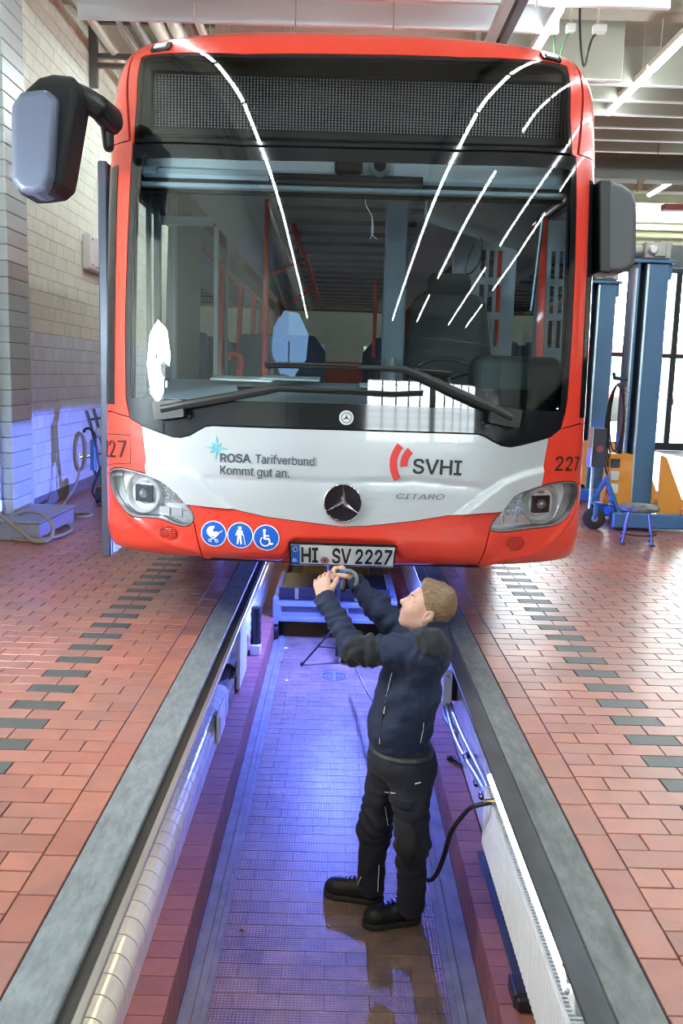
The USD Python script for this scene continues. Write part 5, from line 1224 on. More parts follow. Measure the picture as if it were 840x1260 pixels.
# ================================================================== right: lift columns, stool
LB = mat('lift_blue', (.045, .15, .29), .35, var=.25, scale=4); LBL = mat('lift_guide', (.45, .58, .66), .25, metal=.5)
LDK = mat('lift_dark', (.03, .045, .06), .5); ORG = mat('lift_orange', (.72, .30, .03), .4)
def lift(lb):
    b = np.array([2.90, 8.75, 0])
    t = thing('lift_column', lb, 'vehicle lift', b)
    x, y = b[0], b[1]
    part(t, 'column', cat(cbox(x - .05, x + .14, y - .14, y + .14, .12, 2.50, .008), cbox(x - .16, x - .13, y - .14, y + .14, .12, 2.50, .004), cbox(x - .16, x + .14, y + .10, y + .14, .12, 2.50, .004)), LB)
    part(t, 'guide_rail', cbox(x - .075, x - .048, y - .155, y - .1, .12, 2.49, .004), LBL)
    part(t, 'guide_rail', cbox(x - .175, x - .155, y - .15, y - .1, .12, 2.45, .004), LBL)
    part(t, 'screw_channel', box(x - .13, x - .05, y + .02, y + .05, .12, 2.45), LDK)
    part(t, 'top_plate', cbox(x - .19, x + .19, y - .17, y + .17, 2.50, 2.53, .004), LB)
    part(t, 'top_gusset', cbox(x + .14, x + .18, y - .1, y + .1, 2.36, 2.5, .004), LB)
    gb = part(t, 'gear_motor', cat(rbox(x - .10, x + .16, y - .12, y + .12, 2.54, 2.70, .02), cyl((x - .1, y, 2.62), (x - .2, y, 2.62), .065, 20), cbox(x - .02, x + .10, y - .14, y + .14, 2.56, 2.68, .01)), mat('motor_grey', (.32, .31, .28), .4, metal=.5))
    part(gb, 'shaft_cover', lathe([(.0005, -.03), (.03, -.03), (.045, -.01), (.045, .02)], 20, (x - .03, y - .14, 2.62), 'y'), mat('motor_light', (.5, .5, .47), .35, metal=.5))
    part(gb, 'red_cap', cbox(x + .02, x + .08, y - .03, y + .03, 2.70, 2.72, .004), mat('box_red', (.3, .06, .05), .5))
    part(t, 'base_beam', cbox(x - .3, x + .75, y - .42, y - .28, .03, .17, .01), LB)
    part(t, 'base_beam', cbox(x - .3, x + .75, y + .28, y + .42, .03, .17, .01), LB)
    part(t, 'base_cross', cbox(x - .18, x + .16, y - .4, y + .4, .06, .14, .008), LB)
    for yy in (y - .35, y + .35):
        part(t, 'gusset', hull([(x + .13, yy - .012, .16), (x + .13, yy + .012, .16), (x + .42, yy - .012, .16), (x + .42, yy + .012, .16), (x + .13, yy - .012, .72), (x + .13, yy + .012, .72), (x + .18, yy - .012, .70), (x + .18, yy + .012, .70)]), ORG)
        part(t, 'foot_pad', cbox(x + .35, x + .62, yy - .08, yy + .08, .165, .23, .008), ORG)
    part(t, 'tow_arm', hull(np.vstack([s_ * .028 + [x - .22, y - .34, .14], s_ * .024 + [x - .36, y - .34, .46]])), LB)
    part(t, 'tow_arm', hull(np.vstack([s_ * .022 + [x - .50, y - .30, .22], s_ * .022 + [x - .36, y - .34, .50]])), LB)
    part(t, 'tow_rod', cyl((x - .50, y - .32, .16), (x - .50, y - .32, .62), .016, 10), LBL)
    part(t, 'tow_bracket', cbox(x - .53, x - .40, y - .38, y - .26, .60, .96, .008), LDK)
    part(t, 'bracket_plate', cbox(x - .545, x - .53, y - .39, y - .25, .59, .97, .004), LBL)
    part(t, 'maker_plate', lathe([(.0005, -.004), (.035, -.004), (.036, 0)], 20, (x - .465, y - .383, .77), 'y'), mat('box_red', (.3, .06, .05), .5))
    w = part(t, 'caster', lathe([(.0005, -.025), (.09, -.028), (.105, -.02), (.105, .02), (.09, .028), (.0005, .025)], 28, (x - .46, y - .34, .105), 'y'), RUB, smooth=40)
    part(w, 'wheel_hub', lathe([(.0005, -.034), (.03, -.034), (.034, -.02)], 16, (x - .46, y - .34, .105), 'y'), METG)
    part(t, 'caster_fork', cat(cbox(x - .48, x - .44, y - .385, y - .375, .10, .25, .004), cbox(x - .48, x - .44, y - .305, y - .295, .10, .25, .004), cbox(x - .49, x - .43, y - .385, y - .295, .24, .26, .004)), LB)
    cb = part(t, 'control_box', hull([(x - .36, y - .30, .24), (x - .12, y - .34, .21), (x - .36, y - .14, .24), (x - .12, y - .18, .21), (x - .33, y - .30, .72), (x - .13, y - .34, .72), (x - .33, y - .14, .72), (x - .13, y - .18, .72)]), ORG)
    for i, m_ in enumerate((LDK, mat('label_pale', (.65, .66, .62), .5), mat('label_pale', (.65, .66, .62), .5), mat('label_blue', (.3, .42, .5), .5))):
        zz = .63 - i * .12; part(cb, 'control_label', cbox(x - .325, x - .245, y - .327, y - .30, zz - .04, zz + .045, .003), m_)
    part(t, 'cable_hook', cat(cyl((x - .16, y - .12, 1.42), (x - .32, y - .2, 1.43), .018, 10), cyl((x - .32, y - .2, 1.43), (x - .33, y - .2, 1.48), .014, 8)), LDK)
    for k in range(5):
        a = np.linspace(0, 2 * PI, 26)
        cx = x - .27 - .01 * k
        part(t, 'cable_loop', tube(np.stack([cx + (.065 + .006 * k) * np.sin(a), np.full(26, y - .2 - .02 * k), 1.06 - .035 * k + (.32 + .03 * k) * np.cos(a)], 1)[:-1], .008, 6, closed=True), RUB)
    part(t, 'spiral_cable', tube(np.array([[x - .19 + .018 * math.cos(a), y - .2 + .018 * math.sin(a), 1.36 - a * .0075] for a in np.linspace(0, 70, 400)]), .004, 5), mat('cable_mixed', (.35, .33, .33), .4))
    return t
L1 = lift('blue mobile lift column with an orange control box, nearer one of two on the right')
dup(L1, (2.97, 10.6, 0), 'blue mobile lift column half hidden behind the bus, farther one of two on the right')
t = thing('stool', 'low round workshop stool with a worn black seat in front of the lift column', 'stool', (2.63, 7.72, 0))
c = np.array([2.63, 7.72, 0])
part(t, 'seat', lathe([(.0005, .285), (.14, .285), (.168, .295), (.172, .315), (.16, .335), (.10, .345), (.0005, .34)], 32, c), mat('stool_seat', (.035, .035, .037), .55, var=.9, scale=18, col2=(.3, .3, .3)), smooth=50)
SL = mat('stool_steel', (.16, .17, .26), .35, metal=.6)
for k in range(4):
    a = k * PI / 2 + .5; p0 = c + [.11 * math.cos(a), .11 * math.sin(a), .29]; p1 = c + [.175 * math.cos(a), .175 * math.sin(a), .012]
    part(t, 'leg', cyl(p0, p1, .0105, 10), SL); part(t, 'foot', lathe([(.0005, 0), (.026, 0), (.024, .012), (.008, .016)], 14, p1 * [1, 1, 0]), RUB)
a = np.linspace(0, 2 * PI, 30)[:-1]; part(t, 'foot_ring', tube(np.stack([c[0] + .155 * np.cos(a), c[1] + .155 * np.sin(a), np.full(29, .09)], 1), .007, 8, closed=True), STRUT)
# ================================================================== outside the gate
t = thing('ground', 'bright paved yard outside the glazed gate', kind='structure')
part(t, 'paving', cat(box(-60, 80, 19.3, 120, -.3, -.02), box(-60, 80, -90, -13.3, -.3, -.02)), mat('yard_paving', (.45, .45, .44), .8, var=.3, scale=.6))
t = thing('parked_bus', 'red and white bus parked in the yard beyond the glazed gate', 'bus', (11.6, 34, 0))
part(t, 'body', rbox(8.4, 17.5, 33, 35.5, .35, 3.0, .15), mat('yard_white', (.7, .7, .7), .4))
part(t, 'red_band', cat(cbox(8.38, 17.52, 32.98, 35.52, .45, 1.0, .02), cbox(8.38, 17.52, 32.98, 35.52, 2.35, 2.75, .02)), BRED)
for k in range(5): part(t, 'window', cbox(8.7 + k * 1.75, 10.2 + k * 1.75, 32.97, 33.02, 1.3, 2.25, .01), mat('yard_glass', (.12, .15, .18), .15))
for x in (10, 15.5): part(t, 'wheel', lathe([(.0005, -.12), (.4, -.12), (.45, -.08), (.45, .08), (.4, .12), (.0005, .12)], 24, (x, 33.0, .45), 'y'), RUB, smooth=40)
t = thing('parked_car', 'pale car in the yard at the right edge beyond the gate', 'car', (11.6, 27, 0))
part(t, 'body', cat(rbox(9.6, 13.9, 26.2, 27.9, .3, .95, .12), hull([(10.3, 26.35, .9), (13.4, 26.35, .9), (10.3, 27.75, .9), (13.4, 27.75, .9), (11, 26.5, 1.45), (12.7, 26.5, 1.45), (11, 27.6, 1.45), (12.7, 27.6, 1.45)])), mat('yard_white', (.7, .7, .7), .4))
for x in (10.4, 13.1): part(t, 'wheel', lathe([(.0005, -.09), (.28, -.09), (.31, -.05), (.31, .05), (.28, .09), (.0005, .09)], 24, (x, 26.25, .31), 'y'), RUB, smooth=40)
# ================================================================== the mechanic
def surface_nets(sdf, lo, hi, h):
    """closed mesh of sdf < 0 on a grid (naive surface nets)"""
    lo, hi = np.asarray(lo, float), np.asarray(hi, float)
    n = np.ceil((hi - lo) / h).astype(int) + 1
    ax = [lo[k] + h * np.arange(n[k]) for k in range(3)]
    D = np.empty(n, np.float32)
    for i0 in range(0, n[0], 24):
        P = np.stack(np.meshgrid(ax[0][i0:i0 + 24], ax[1], ax[2], indexing='ij'), -1)
        D[i0:i0 + 24] = sdf(P)
    D[[0, -1]] = 1; D[:, [0, -1]] = 1; D[:, :, [0, -1]] = 1
    S = D < 0
    cs = [np.s_[a:(a - 1) or None] for a in (0, 1)]
    occ = np.zeros(np.array(n) - 1, int)
    for a in (0, 1):
        for b in (0, 1):
            for c in (0, 1): occ += S[cs[a], cs[b], cs[c]]
    act = (occ > 0) & (occ < 8); idx = -np.ones(act.shape, int); idx[act] = np.arange(act.sum())
    I = np.argwhere(act); acc = np.zeros((len(I), 3)); cnt = np.zeros(len(I))
    corners = [(a, b, c) for a in (0, 1) for b in (0, 1) for c in (0, 1)]
    for p in corners:
        for k in range(3):
            if p[k]: continue
            q = list(p); q[k] = 1
            d0 = D[I[:, 0] + p[0], I[:, 1] + p[1], I[:, 2] + p[2]]; d1 = D[I[:, 0] + q[0], I[:, 1] + q[1], I[:, 2] + q[2]]
            m = (d0 < 0) != (d1 < 0); tt = d0[m] / (d0[m] - d1[m])
            pt = np.tile(np.array(p, float), (m.sum(), 1)); pt[:, k] = tt
            acc[m] += pt; cnt[m] += 1
    V = lo + h * (I + acc / cnt[:, None])
    F = []
    for k in range(3):
        a, b = (k + 1) % 3, (k + 2) % 3
        s0 = [slice(1, -1)] * 3; s1 = [slice(1, -1)] * 3
        s0[k] = slice(0, -1); s1[k] = slice(1, None)
        e = np.argwhere(S[tuple(s0)] != S[tuple(s1)])
        off = np.ones(3, int); off[k] = 0; e = e + off
        ins = S[e[:, 0], e[:, 1], e[:, 2]]
        def c(da, db):
            q = e.copy(); q[:, a] -= da; q[:, b] -= db; return idx[q[:, 0], q[:, 1], q[:, 2]]
        Q = np.stack([c(1, 1), c(0, 1), c(0, 0), c(1, 0)], 1)
        Q[~ins] = Q[~ins][:, ::-1]
        F += [Q[:, [0, 1, 2]], Q[:, [0, 2, 3]]]
    F = np.vstack(F); F = F[(F >= 0).all(1)]
    return trimesh.Trimesh(V, F, process=False)
def smin(ds, k):
    ds = np.stack(ds); m = ds.min(0); return m - k * np.log(np.exp(-(ds - m) / k).sum(0))
def caps(P, a, b, r0, r1):
    a, b = np.asarray(a, float), np.asarray(b, float); ab = b - a
    t = np.clip(((P - a) @ ab) / (ab @ ab), 0, 1)
    return np.linalg.norm(P - a - t[..., None] * ab, axis=-1) - (r0 + (r1 - r0) * t)
def ell(P, c, R, r):
    """ellipsoid with axes as rows of R"""
    q = (P - c) @ np.asarray(R).T / np.asarray(r); n = np.linalg.norm(q, axis=-1)
    return (n - 1) * np.min(r) * np.clip(n, .3, 1.6) ** 0
def displaced(m, amp, freq, seed, aniso=(1, 1, 1)):
    m = trimesh.Trimesh(m.vertices, m.faces, process=False); n = m.vertex_normals
    f = meshkit.fbm(m.vertices * np.asarray(aniso) * freq + 50, 3, seed) - .5
    m.vertices = m.vertices + n * (f * 2 * amp)[:, None]; return m
def trace(sdf, px, py, t0=2.6, t1=6.):
    r = ray(px, py); r = r / np.linalg.norm(r); t = t0
    for _ in range(80):
        d = float(sdf((EYE + r * t)[None])[0]); t += d * .7
        if abs(d) < 5e-4 or t > t1: break
    return EYE + r * t if t < t1 else None
def on_sdf(sdf, pts, r, n=24, push=.0):
    P = np.asarray(pts, float); q = np.linspace(0, len(P) - 1, n)
    P = np.stack([np.interp(q, range(len(P)), P[:, k]) for k in (0, 1)], 1)
    H = [trace(sdf, *p) for p in P]; H = [h for h in H if h is not None]
    return tube(np.array(H), r, 6)
EX, EY_, EZ = np.eye(3)
J = lambda px, py, y: ony(px, py, y)
hipN, hipF = J(503, 940, 3.93), J(478, 938, 4.10)
kneN, kneF = J(507, 1035, 3.86), J(461, 1018, 4.08)
ankN, ankF = J(505, 1112, 3.88), J(456, 1088, 4.10)
waist, chest = J(490, 915, 4.02), J(512, 838, 4.0)
shN, shF = J(529, 799, 3.83), J(507, 783, 4.17)
neck0 = J(530, 778, 3.99); 
elN, wrN = J(437, 800, 3.90), J(399, 736, 4.10)
elF, wrF = J(468, 752, 4.22), J(437, 716, 4.34)
# head frame
HS = 1.0
tilt = math.radians(27)
hf = np.array([-math.cos(tilt), .10, math.sin(tilt)]); hf /= np.linalg.norm(hf)
hl = np.array([-.10, -1, 0]) ; hl -= hf * (hl @ hf); hl /= np.linalg.norm(hl); hu = np.cross(hf, hl)
HR = np.stack([hf, hl, hu]); HC = J(525.5, 749.5, 3.99)
H2W = lambda p: HC + HS * (np.asarray(p, float) @ HR)
def head_local(P): return (P - HC) @ HR.T / HS
def sdf_head(P):
    q = head_local(P); I3 = np.eye(3); sy = q * [1, 1, 1]; a = q.copy(); a[..., 1] = np.abs(a[..., 1])
    d = smin([ell(q, [-.012, 0, .036], I3, [.100, .077, .088]), ell(q, [.030, 0, -.030], I3, [.064, .062, .085]), caps(a, [.0, .047, -.058], [.060, .016, -.094], .024, .018), caps(a, [.064, .0, -.096], [.068, .010, -.098], .019, .017), ell(q, [.074, 0, -.052], I3, [.024, .030, .032]), ell(a, [.060, .038, -.028], I3, [.030, .026, .030])], .010)
    d = smin([d, caps(a, [.088, .006, .024], [.076, .044, .020], .010, .010)], .006)
    nose = np.minimum(caps(q, [.092, 0, .012], [.116, 0, -.026], .0085, .0125), caps(a, [.102, .008, -.033], [.098, .013, -.034], .0085, .0075))
    d = smin([d, nose], .005)
    sock = np.linalg.norm((a - [.104, .033, .004]) / [1, 1.3, 1], axis=-1) - .017
    d = np.maximum(d, -sock) * 1.0
    lips = np.minimum(caps(a, [.0985, 0, -.060], [.086, .022, -.063], .0062, .003), caps(a, [.0975, 0, -.071], [.085, .020, -.068], .0072, .003))
    d = smin([d, lips], .0025)
    lid = np.maximum(np.linalg.norm(a - [.080, .033, .003], axis=-1) - .0148, a[..., 2] * 1. - .003 - .0 + 0 * a[..., 0]) 
    lidu = np.maximum(np.linalg.norm(a - [.080, .033, .003], axis=-1) - .0148, .0042 - a[..., 2])
    lidl = np.maximum(np.linalg.norm(a - [.080, .033, .003], axis=-1) - .0142, a[..., 2] - .0002)
    d = np.minimum(np.minimum(d, lidu), lidl)
    ec = a - [-.012, .078, -.012]
    Rt = trimesh.transformations.rotation_matrix(.22, [0, 1, 0])[:3, :3]
    ear = ell(a, [-.012, .078, -.010], Rt, [.021, .0085, .033])
    con = ell(a, [-.008, .088, -.006], Rt, [.012, .009, .021])
    d = np.minimum(d, np.maximum(ear, -con))
    neck = caps(q, [-.028, 0, -.07], [-.060, 0, -.175], .054, .058)
    d = smin([d, neck], .012)
    return d * HS
SKIN = mat('skin', (.62, .36, .27), .45, var=.3, scale=14, col2=(.56, .27, .20), sss=.12)
def frame_hand(wr, d, n):
    d = d / np.linalg.norm(d); n = n - d * (n @ d); n /= np.linalg.norm(n); return wr, d, n
def hand_sdf(wr, d, n, b, curl, spread_, thumb, el, sc=1.05):
    """d: along the palm, n: palm normal, b: thumb side"""
    cap = []
    L = lambda x, y, z: wr + sc * (x * d + y * b + z * n)
    def f(P):
        pl = smin([caps(P, L(-.02, -.012, 0), L(.09, -.030, .0), .021 * sc, .013 * sc), caps(P, L(-.02, .008, 0), L(.094, -.009, -.002), .021 * sc, .0135 * sc), caps(P, L(-.02, .012, 0), L(.095, .012, -.002), .021 * sc, .0135 * sc), caps(P, L(0, .016, 0), L(.09, .032, .0), .020 * sc, .0125 * sc), caps(P, wr + (el - wr) * .28, L(0, 0, 0), .026 * sc, .025 * sc)], .006)
        ds = [pl]
        for (y0, ln, r), sp in zip(((.033, .068, .0092), (.0115, .076, .0096), (-.0105, .072, .0093), (-.0315, .058, .0083)), spread_):
            p = L(.088, y0, -.001); ang = 0; dirv = None; fs = []
            for seg_, (fr, ca) in enumerate(zip((.45, .31, .24), curl)):
                ang += ca; dv = (math.cos(ang) * d + math.sin(ang) * n) + sp * b; dv /= np.linalg.norm(dv)
                q = p + sc * ln * fr * 1.12 * dv; rr = r * (1 - .1 * seg_) * sc
                fs.append(caps(P, p, q, rr, rr * .92)); p = q
            ds.append(smin(fs, .002))
        p0, p1, p2, p3 = (L(*t_) for t_ in thumb)
        ds.append(smin([caps(P, p0, p1, .015 * sc, .0125 * sc), caps(P, p1, p2, .0112 * sc, .0108 * sc), caps(P, p2, p3, .0106 * sc, .009 * sc)], .003))
        return smin(ds, .0032)
    return f
tipN = J(391, 690, 4.27)
wN, dN, nN = frame_hand(wrN, tipN - wrN, np.array([.25, 1, .1])); bN = np.cross(nN, dN); bN = bN if bN[0] > 0 else -bN
handN = hand_sdf(wN, dN, nN, bN, (.25, .45, .4), (.10, .02, -.05, -.14), ((.02, .02, .006), (.045, .046, .012), (.075, .062, .022), (.098, .064, .034)), elN)
dF_ = J(417, 700, 4.36) - wrF
wF, dF, nF = frame_hand(wrF, dF_, np.array([-.3, -.55, -.8])); bF = np.cross(nF, dF); bF = bF if bF[2] > 0 else -bF
handF = hand_sdf(wF, dF, nF, bF, (.75, 1.15, .8), (.06, .02, -.02, -.06), ((.02, .02, .006), (.05, .036, .02), (.078, .030, .038), (.098, .014, .046)), elF)
person = thing('person', 'person in a dark blue work suit standing in the pit, reaching under the bus', 'person', (float(ankN[0]), float(ankN[1]), PZ))
head_m = surface_nets(sdf_head, HC - [.17, .16, .24], HC + [.2, .16, .17], .0034)
hN_m = surface_nets(handN, np.minimum(wrN, tipN) - .1, np.maximum(wrN, tipN) + .11, .003)
hF_m = surface_nets(handF, wrF - .16, wrF + .16, .003)
core = []
def bone(a, b, r0, r1): core.append(Manifold.hull_points(np.vstack([s_ * r0 + a, s_ * r1 + b])))
for a, b, r0, r1 in ((neck0, chest, .05, .10), (chest, waist, .10, .09), (waist, (hipN + hipF) / 2, .10, .10), (hipN, kneN, .075, .052), (kneN, ankN, .05, .038), (hipF, kneF, .075, .052), (kneF, ankF, .05, .038), (chest + [.03, -.08, .08], shN, .07, .045), (shN, elN, .042, .034), (elN, wrN, .030, .022), (chest + [.0, .08, .08], shF, .07, .045), (shF, elF, .042, .034), (elF, wrF, .030, .022), (HC + [.03, 0, -.08], neck0, .05, .055)): bone(np.asarray(a), np.asarray(b), r0, r1)
def to_man(m):
    import manifold3d
    return Manifold(manifold3d.Mesh(np.asarray(m.vertices, np.float32), np.asarray(m.faces, np.uint32)))
body_man = Manifold.batch_boolean(core, __import__('manifold3d').OpType.Add)
try:
    mm = [to_man(x) for x in (head_m, hN_m, hF_m)]
    assert all(not q.is_empty() for q in mm)
    skin_m = man2tri(Manifold.batch_boolean([body_man] + mm, __import__('manifold3d').OpType.Add))
except Exception as e_:
    print('skin join:', e_); skin_m = cat(man2tri(body_man), head_m, hN_m, hF_m)
sk = part(person, 'body', skin_m, SKIN, smooth=50)
for s in (-1, 1):
    k = part(sk, 'eye', moved(man2tri(Manifold.sphere(.0128 * HS, 24)), H2W([.0805, .033 * s, .003])), mat('eye_white', (.75, .74, .72), .15), smooth=True)
    part(person, 'eye_iris', moved(man2tri(Manifold.sphere(.0062 * HS, 16)), H2W([.0885, .0335 * s, .0045])), mat('eye_iris', (.06, .08, .10), .1), smooth=True)
LIPC = mat('lip_skin', (.46, .17, .15), .4)
lp = lambda z, r, x0: tube(np.array([H2W([x0 - .030 * t_ * t_ * .38 - .0005, .021 * t_, z + .0025 * t_ * t_]) for t_ in np.linspace(-1, 1, 11)]), [r * .3, r * .6, r * .8, r, r, r, r, r, r * .8, r * .6, r * .3], 8)
part(person, 'lips', cat(lp(-.0605, .0040, .1035), lp(-.0700, .0046, .1030)), LIPC, smooth=60)
# brows and hair
HAIR = usdkit.material(stage, '/World/Looks/hair_blond', {'tc': ('geometry', {}), 'mp': ('mapping', dict(rotation=(0, -.65, 0), scale=(9, 60, 75))), 'n': ('noise_texture', dict(scale=4., detail=4.)), 'r': ('rgb_ramp', dict(ramp=[(.3, (.11, .06, .030)), (.7, (.31, .195, .105))])),
    'p': ('principled_bsdf', dict(roughness=.5))}, [('tc.position', 'mp.vector'), ('mp.vector', 'n.vector'), ('n.fac', 'r.fac'), ('r.color', 'p.base_color')], surface='p.BSDF')
def sdf_hair(P):
    q = head_local(P); a = q.copy(); a[..., 1] = np.abs(a[..., 1])
    cap_ = ell(q, [-.018, 0, .042], np.eye(3), [.101, .082, .093])
    top = caps(a, [.055, .025, .098], [-.05, .03, .105], .024, .022)
    d = smin([cap_, top], .015)
    # cut by the hairline: forehead, temple, round the ear, nape
    x, y, z = q[..., 0], q[..., 1], q[..., 2]
    line = np.maximum(x - .078 + np.maximum(0, (.085 - z)) * .9, -(z + .075 + 0 * x))
    side = np.where(x > -.035, .004 + .55 * np.maximum(x - .0, -.0) - z - .0, -.068 - z + 0 * x)
    d = np.maximum(d, line); d = np.maximum(d, side * .8)
    inner = ell(q, [-.012, 0, .036], np.eye(3), [.097, .074, .085])
    return np.maximum(d, -inner) * HS
hair_m = surface_nets(sdf_hair, HC - [.17, .16, .2], HC + [.2, .16, .2], .0036)
v = hair_m.vertices; q = head_local(v); n_ = hair_m.vertex_normals
str_ = meshkit.fbm(np.stack([q[:, 0] * 22, q[:, 1] * 170, q[:, 2] * 60], 1) + 30, 3, 5) - .5
st2 = meshkit.fbm(q * 45 + 10, 2, 9) - .5
hair_m.vertices = v + n_ * np.maximum(str_ * .012 + st2 * .008, -.0005)[:, None]
part(person, 'hair', hair_m, HAIR, smooth=60)
br = [tube(np.array([H2W([.0975 - .010 * t_ * t_ * 2.2, s * (.014 + .036 * t_), .0245 + .006 * math.sin(t_ * 2.6)]) for t_ in np.linspace(0, 1, 8)]), [.003, .004, .0042, .004, .0038, .0034, .0028, .002], 8) for s in (-1, 1)]
part(person, 'eyebrow', br[0], HAIR); part(person, 'eyebrow', br[1], HAIR)
# jacket
NAVY = mat('jacket_navy', (.0065, .0145, .050), .75, var=.35, scale=20, col2=(.005, .009, .032), bump=.25, bscale=220, sheen=.04)
BLKC = mat('cloth_black', (.007, .0075, .010), .8, var=.3, scale=20, bump=.25, bscale=220, sheen=.1)
REFT = mat('reflective_piping', (.62, .62, .58), .4)
belly = J(478, 902, 4.0)
hem = J(488, 922, 4.02)
RT = trimesh.transformations.rotation_matrix(.12, [0, 1, 0])[:3, :3]
def torso(P):
    return smin([ell(P, J(490, 893, 4.02), RT, [.150, .190, .17]), ell(P, J(503, 850, 4.01), RT, [.145, .195, .17]), ell(P, J(518, 808, 4.0), RT, [.118, .20, .10]), caps(P, shN + [-.02, .05, -.01], shF + [.02, -.05, 0], .075, .070), caps(P, J(528, 792, 4.0), J(531, 775, 3.99), .085, .066)], .028)
def sleeveN(P): return smin([caps(P, shN, elN, .077, .062), caps(P, elN, wrN + (wrN - elN) * .02, .060, .043)], .016)
def sleeveF(P): return smin([caps(P, shF, elF, .078, .062), caps(P, elF, wrF + (wrF - elF) * .02, .060, .043)], .016)
def wrink(P):
    """folds: across the sleeves and slanting over the trunk"""
    o = 0
    return o
def sdf_jacket(P):
    d = smin([torso(P), sleeveN(P), sleeveF(P)], .022)
    cut_z = hem[2] + .02 + .10 * (P[..., 0] - hem[0]) * .3
    d = np.maximum(d, (cut_z - P[..., 2]))
    hole = caps(P, J(529, 771, 3.99), J(529, 745, 3.99), .058, .075)
    d = np.maximum(d, -hole)
    for w, e in ((wrN, elN), (wrF, elF)):
        ax = (w - e) / np.linalg.norm(w - e); s = (P - w) @ ax
        d = np.where(np.linalg.norm(P - w, axis=-1) < .12, np.maximum(d, s - .012), d)
        d = np.where((np.linalg.norm(P - w, axis=-1) < .09), np.maximum(d, -np.maximum(caps(P, w - ax * .03, w + ax * .1, .036, .036), .0)), d) if False else d
    return d
lo = np.min([hem, wrN, elN, wrF, belly], 0) - [.2, .28, .06]; hi = np.max([shN, shF, neck0, wrF], 0) + [.18, .15, .12]
jm = surface_nets(sdf_jacket, lo, hi, .0085)
def fold(m, seed, amp):
    v = m.vertices.copy(); n = m.vertex_normals
    tot = np.zeros(len(v))
    for (a, b, fr, wob) in ((shN, elN, 16, 3.), (elN, wrN, 20, 3.), (shF, elF, 16, 3.), (elF, wrF, 20, 3.)):
        ax = (b - a) / np.linalg.norm(b - a); s = (v - a) @ ax; L = np.linalg.norm(b - a); rad = np.linalg.norm(v - a - s[:, None] * ax, axis=1)
        near = np.exp(-np.maximum(rad - .075, 0) / .02) * ((s > -.05) & (s < L + .05))
        ph = meshkit.fbm(v * 9 + seed, 2, 3)
        tot += near * np.sin(s * fr * 2 * PI / .34 * .34 + ph * 14) * .5 * (meshkit.noise(v * 11 + 7, 4) * 1.4)
    sl = meshkit.fbm(np.stack([v[:, 0] * 5 + v[:, 2] * 5, v[:, 1] * 4, v[:, 2] * 11 - v[:, 0] * 7], 1) + seed, 3, 8) - .5
    tot += 2.7 * sl
    m.vertices = v + n * (tot * amp)[:, None]; return m
jm = fold(jm, 3., .013)
part(person, 'jacket', jm, NAVY, smooth=60)
# collar
th = np.linspace(0, 2 * PI, 28, endpoint=False)
cc = J(529, 772, 3.99)
up_ = np.array([.10, 0, 1]); up_ /= np.linalg.norm(up_)
rowz = []
for hgt, ra in ((-.03, .086), (.0, .080), (.035, .074), (.045, .070), (.04, .066), (.0, .068)):
    rowz.append(np.stack([cc[0] + ra * np.cos(th) * 1.0, cc[1] + ra * np.sin(th) * .92, np.full(28, cc[2])], 1) + up_ * (hgt + .012 * np.cos(th)[:, None]))
Vc = np.vstack(rowz); Fc = []
for i in range(5):
    for k in range(28):
        j = (k + 1) % 28; Fc += [[i * 28 + k, i * 28 + j, (i + 1) * 28 + j], [i * 28 + k, (i + 1) * 28 + j, (i + 1) * 28 + k]]
part(person, 'collar', trimesh.Trimesh(Vc, Fc, process=False), NAVY, smooth=60)
def patch(base, region, off, name, mt, lo, hi, h=.008):
    m = surface_nets(lambda P: np.maximum(base(P) - off, region(P)), lo, hi, h); 
    if len(m.faces): part(person, name, fold(m, 3., .013), mt, smooth=60)
full = lambda P: smin([torso(P), sleeveN(P), sleeveF(P)], .022)
# black yoke on the near shoulder and black panels on the forearms and elbow
yc = J(533, 790, 3.8)
patch(full, lambda P: np.maximum(np.linalg.norm((P - yc) / [1.0, 1.6, .62], axis=-1) - .088, -.0 - (P[..., 2] - (yc[2] - .05))), .004, 'shoulder_panel', BLKC, yc - .2, yc + .2)
axn = (wrN - elN) / np.linalg.norm(wrN - elN)
patch(full, lambda P: np.maximum(np.linalg.norm(P - (elN + [.035, -.03, -.01]), axis=-1) - .098, -9 + 0 * P[..., 0]), .004, 'elbow_panel', BLKC, elN - .2, elN + .2)
for w, e, nm in ((wrN, elN, 'cuff'), (wrF, elF, 'cuff')):
    ax = (w - e) / np.linalg.norm(w - e)
    m = surface_nets(lambda P: np.maximum(np.maximum(caps(P, e, w + (w - e) * .02, .060, .043) - .004, np.abs((P - w) @ ax + .012) - .026), -caps(P, e, w + ax * .2, .05, .034)), w - .12, w + .12, .006)
    part(person, nm, m, NAVY, smooth=50)
for pts in ([(482, 828), (478, 845), (474, 862), (472, 878)], [(519, 806), (530, 804), (541, 799)], [(517, 914), (520, 900), (521, 890)], [(512, 896), (513, 884)], [(481, 787), (482, 800)], [(467, 915), (467, 908)]):
    part(person, 'piping', on_sdf(sdf_jacket, pts, .0028, 14), REFT)
part(person, 'zip', on_sdf(sdf_jacket, [(492, 818), (478, 850), (470, 880), (468, 915)], .0035, 20), BLKC)
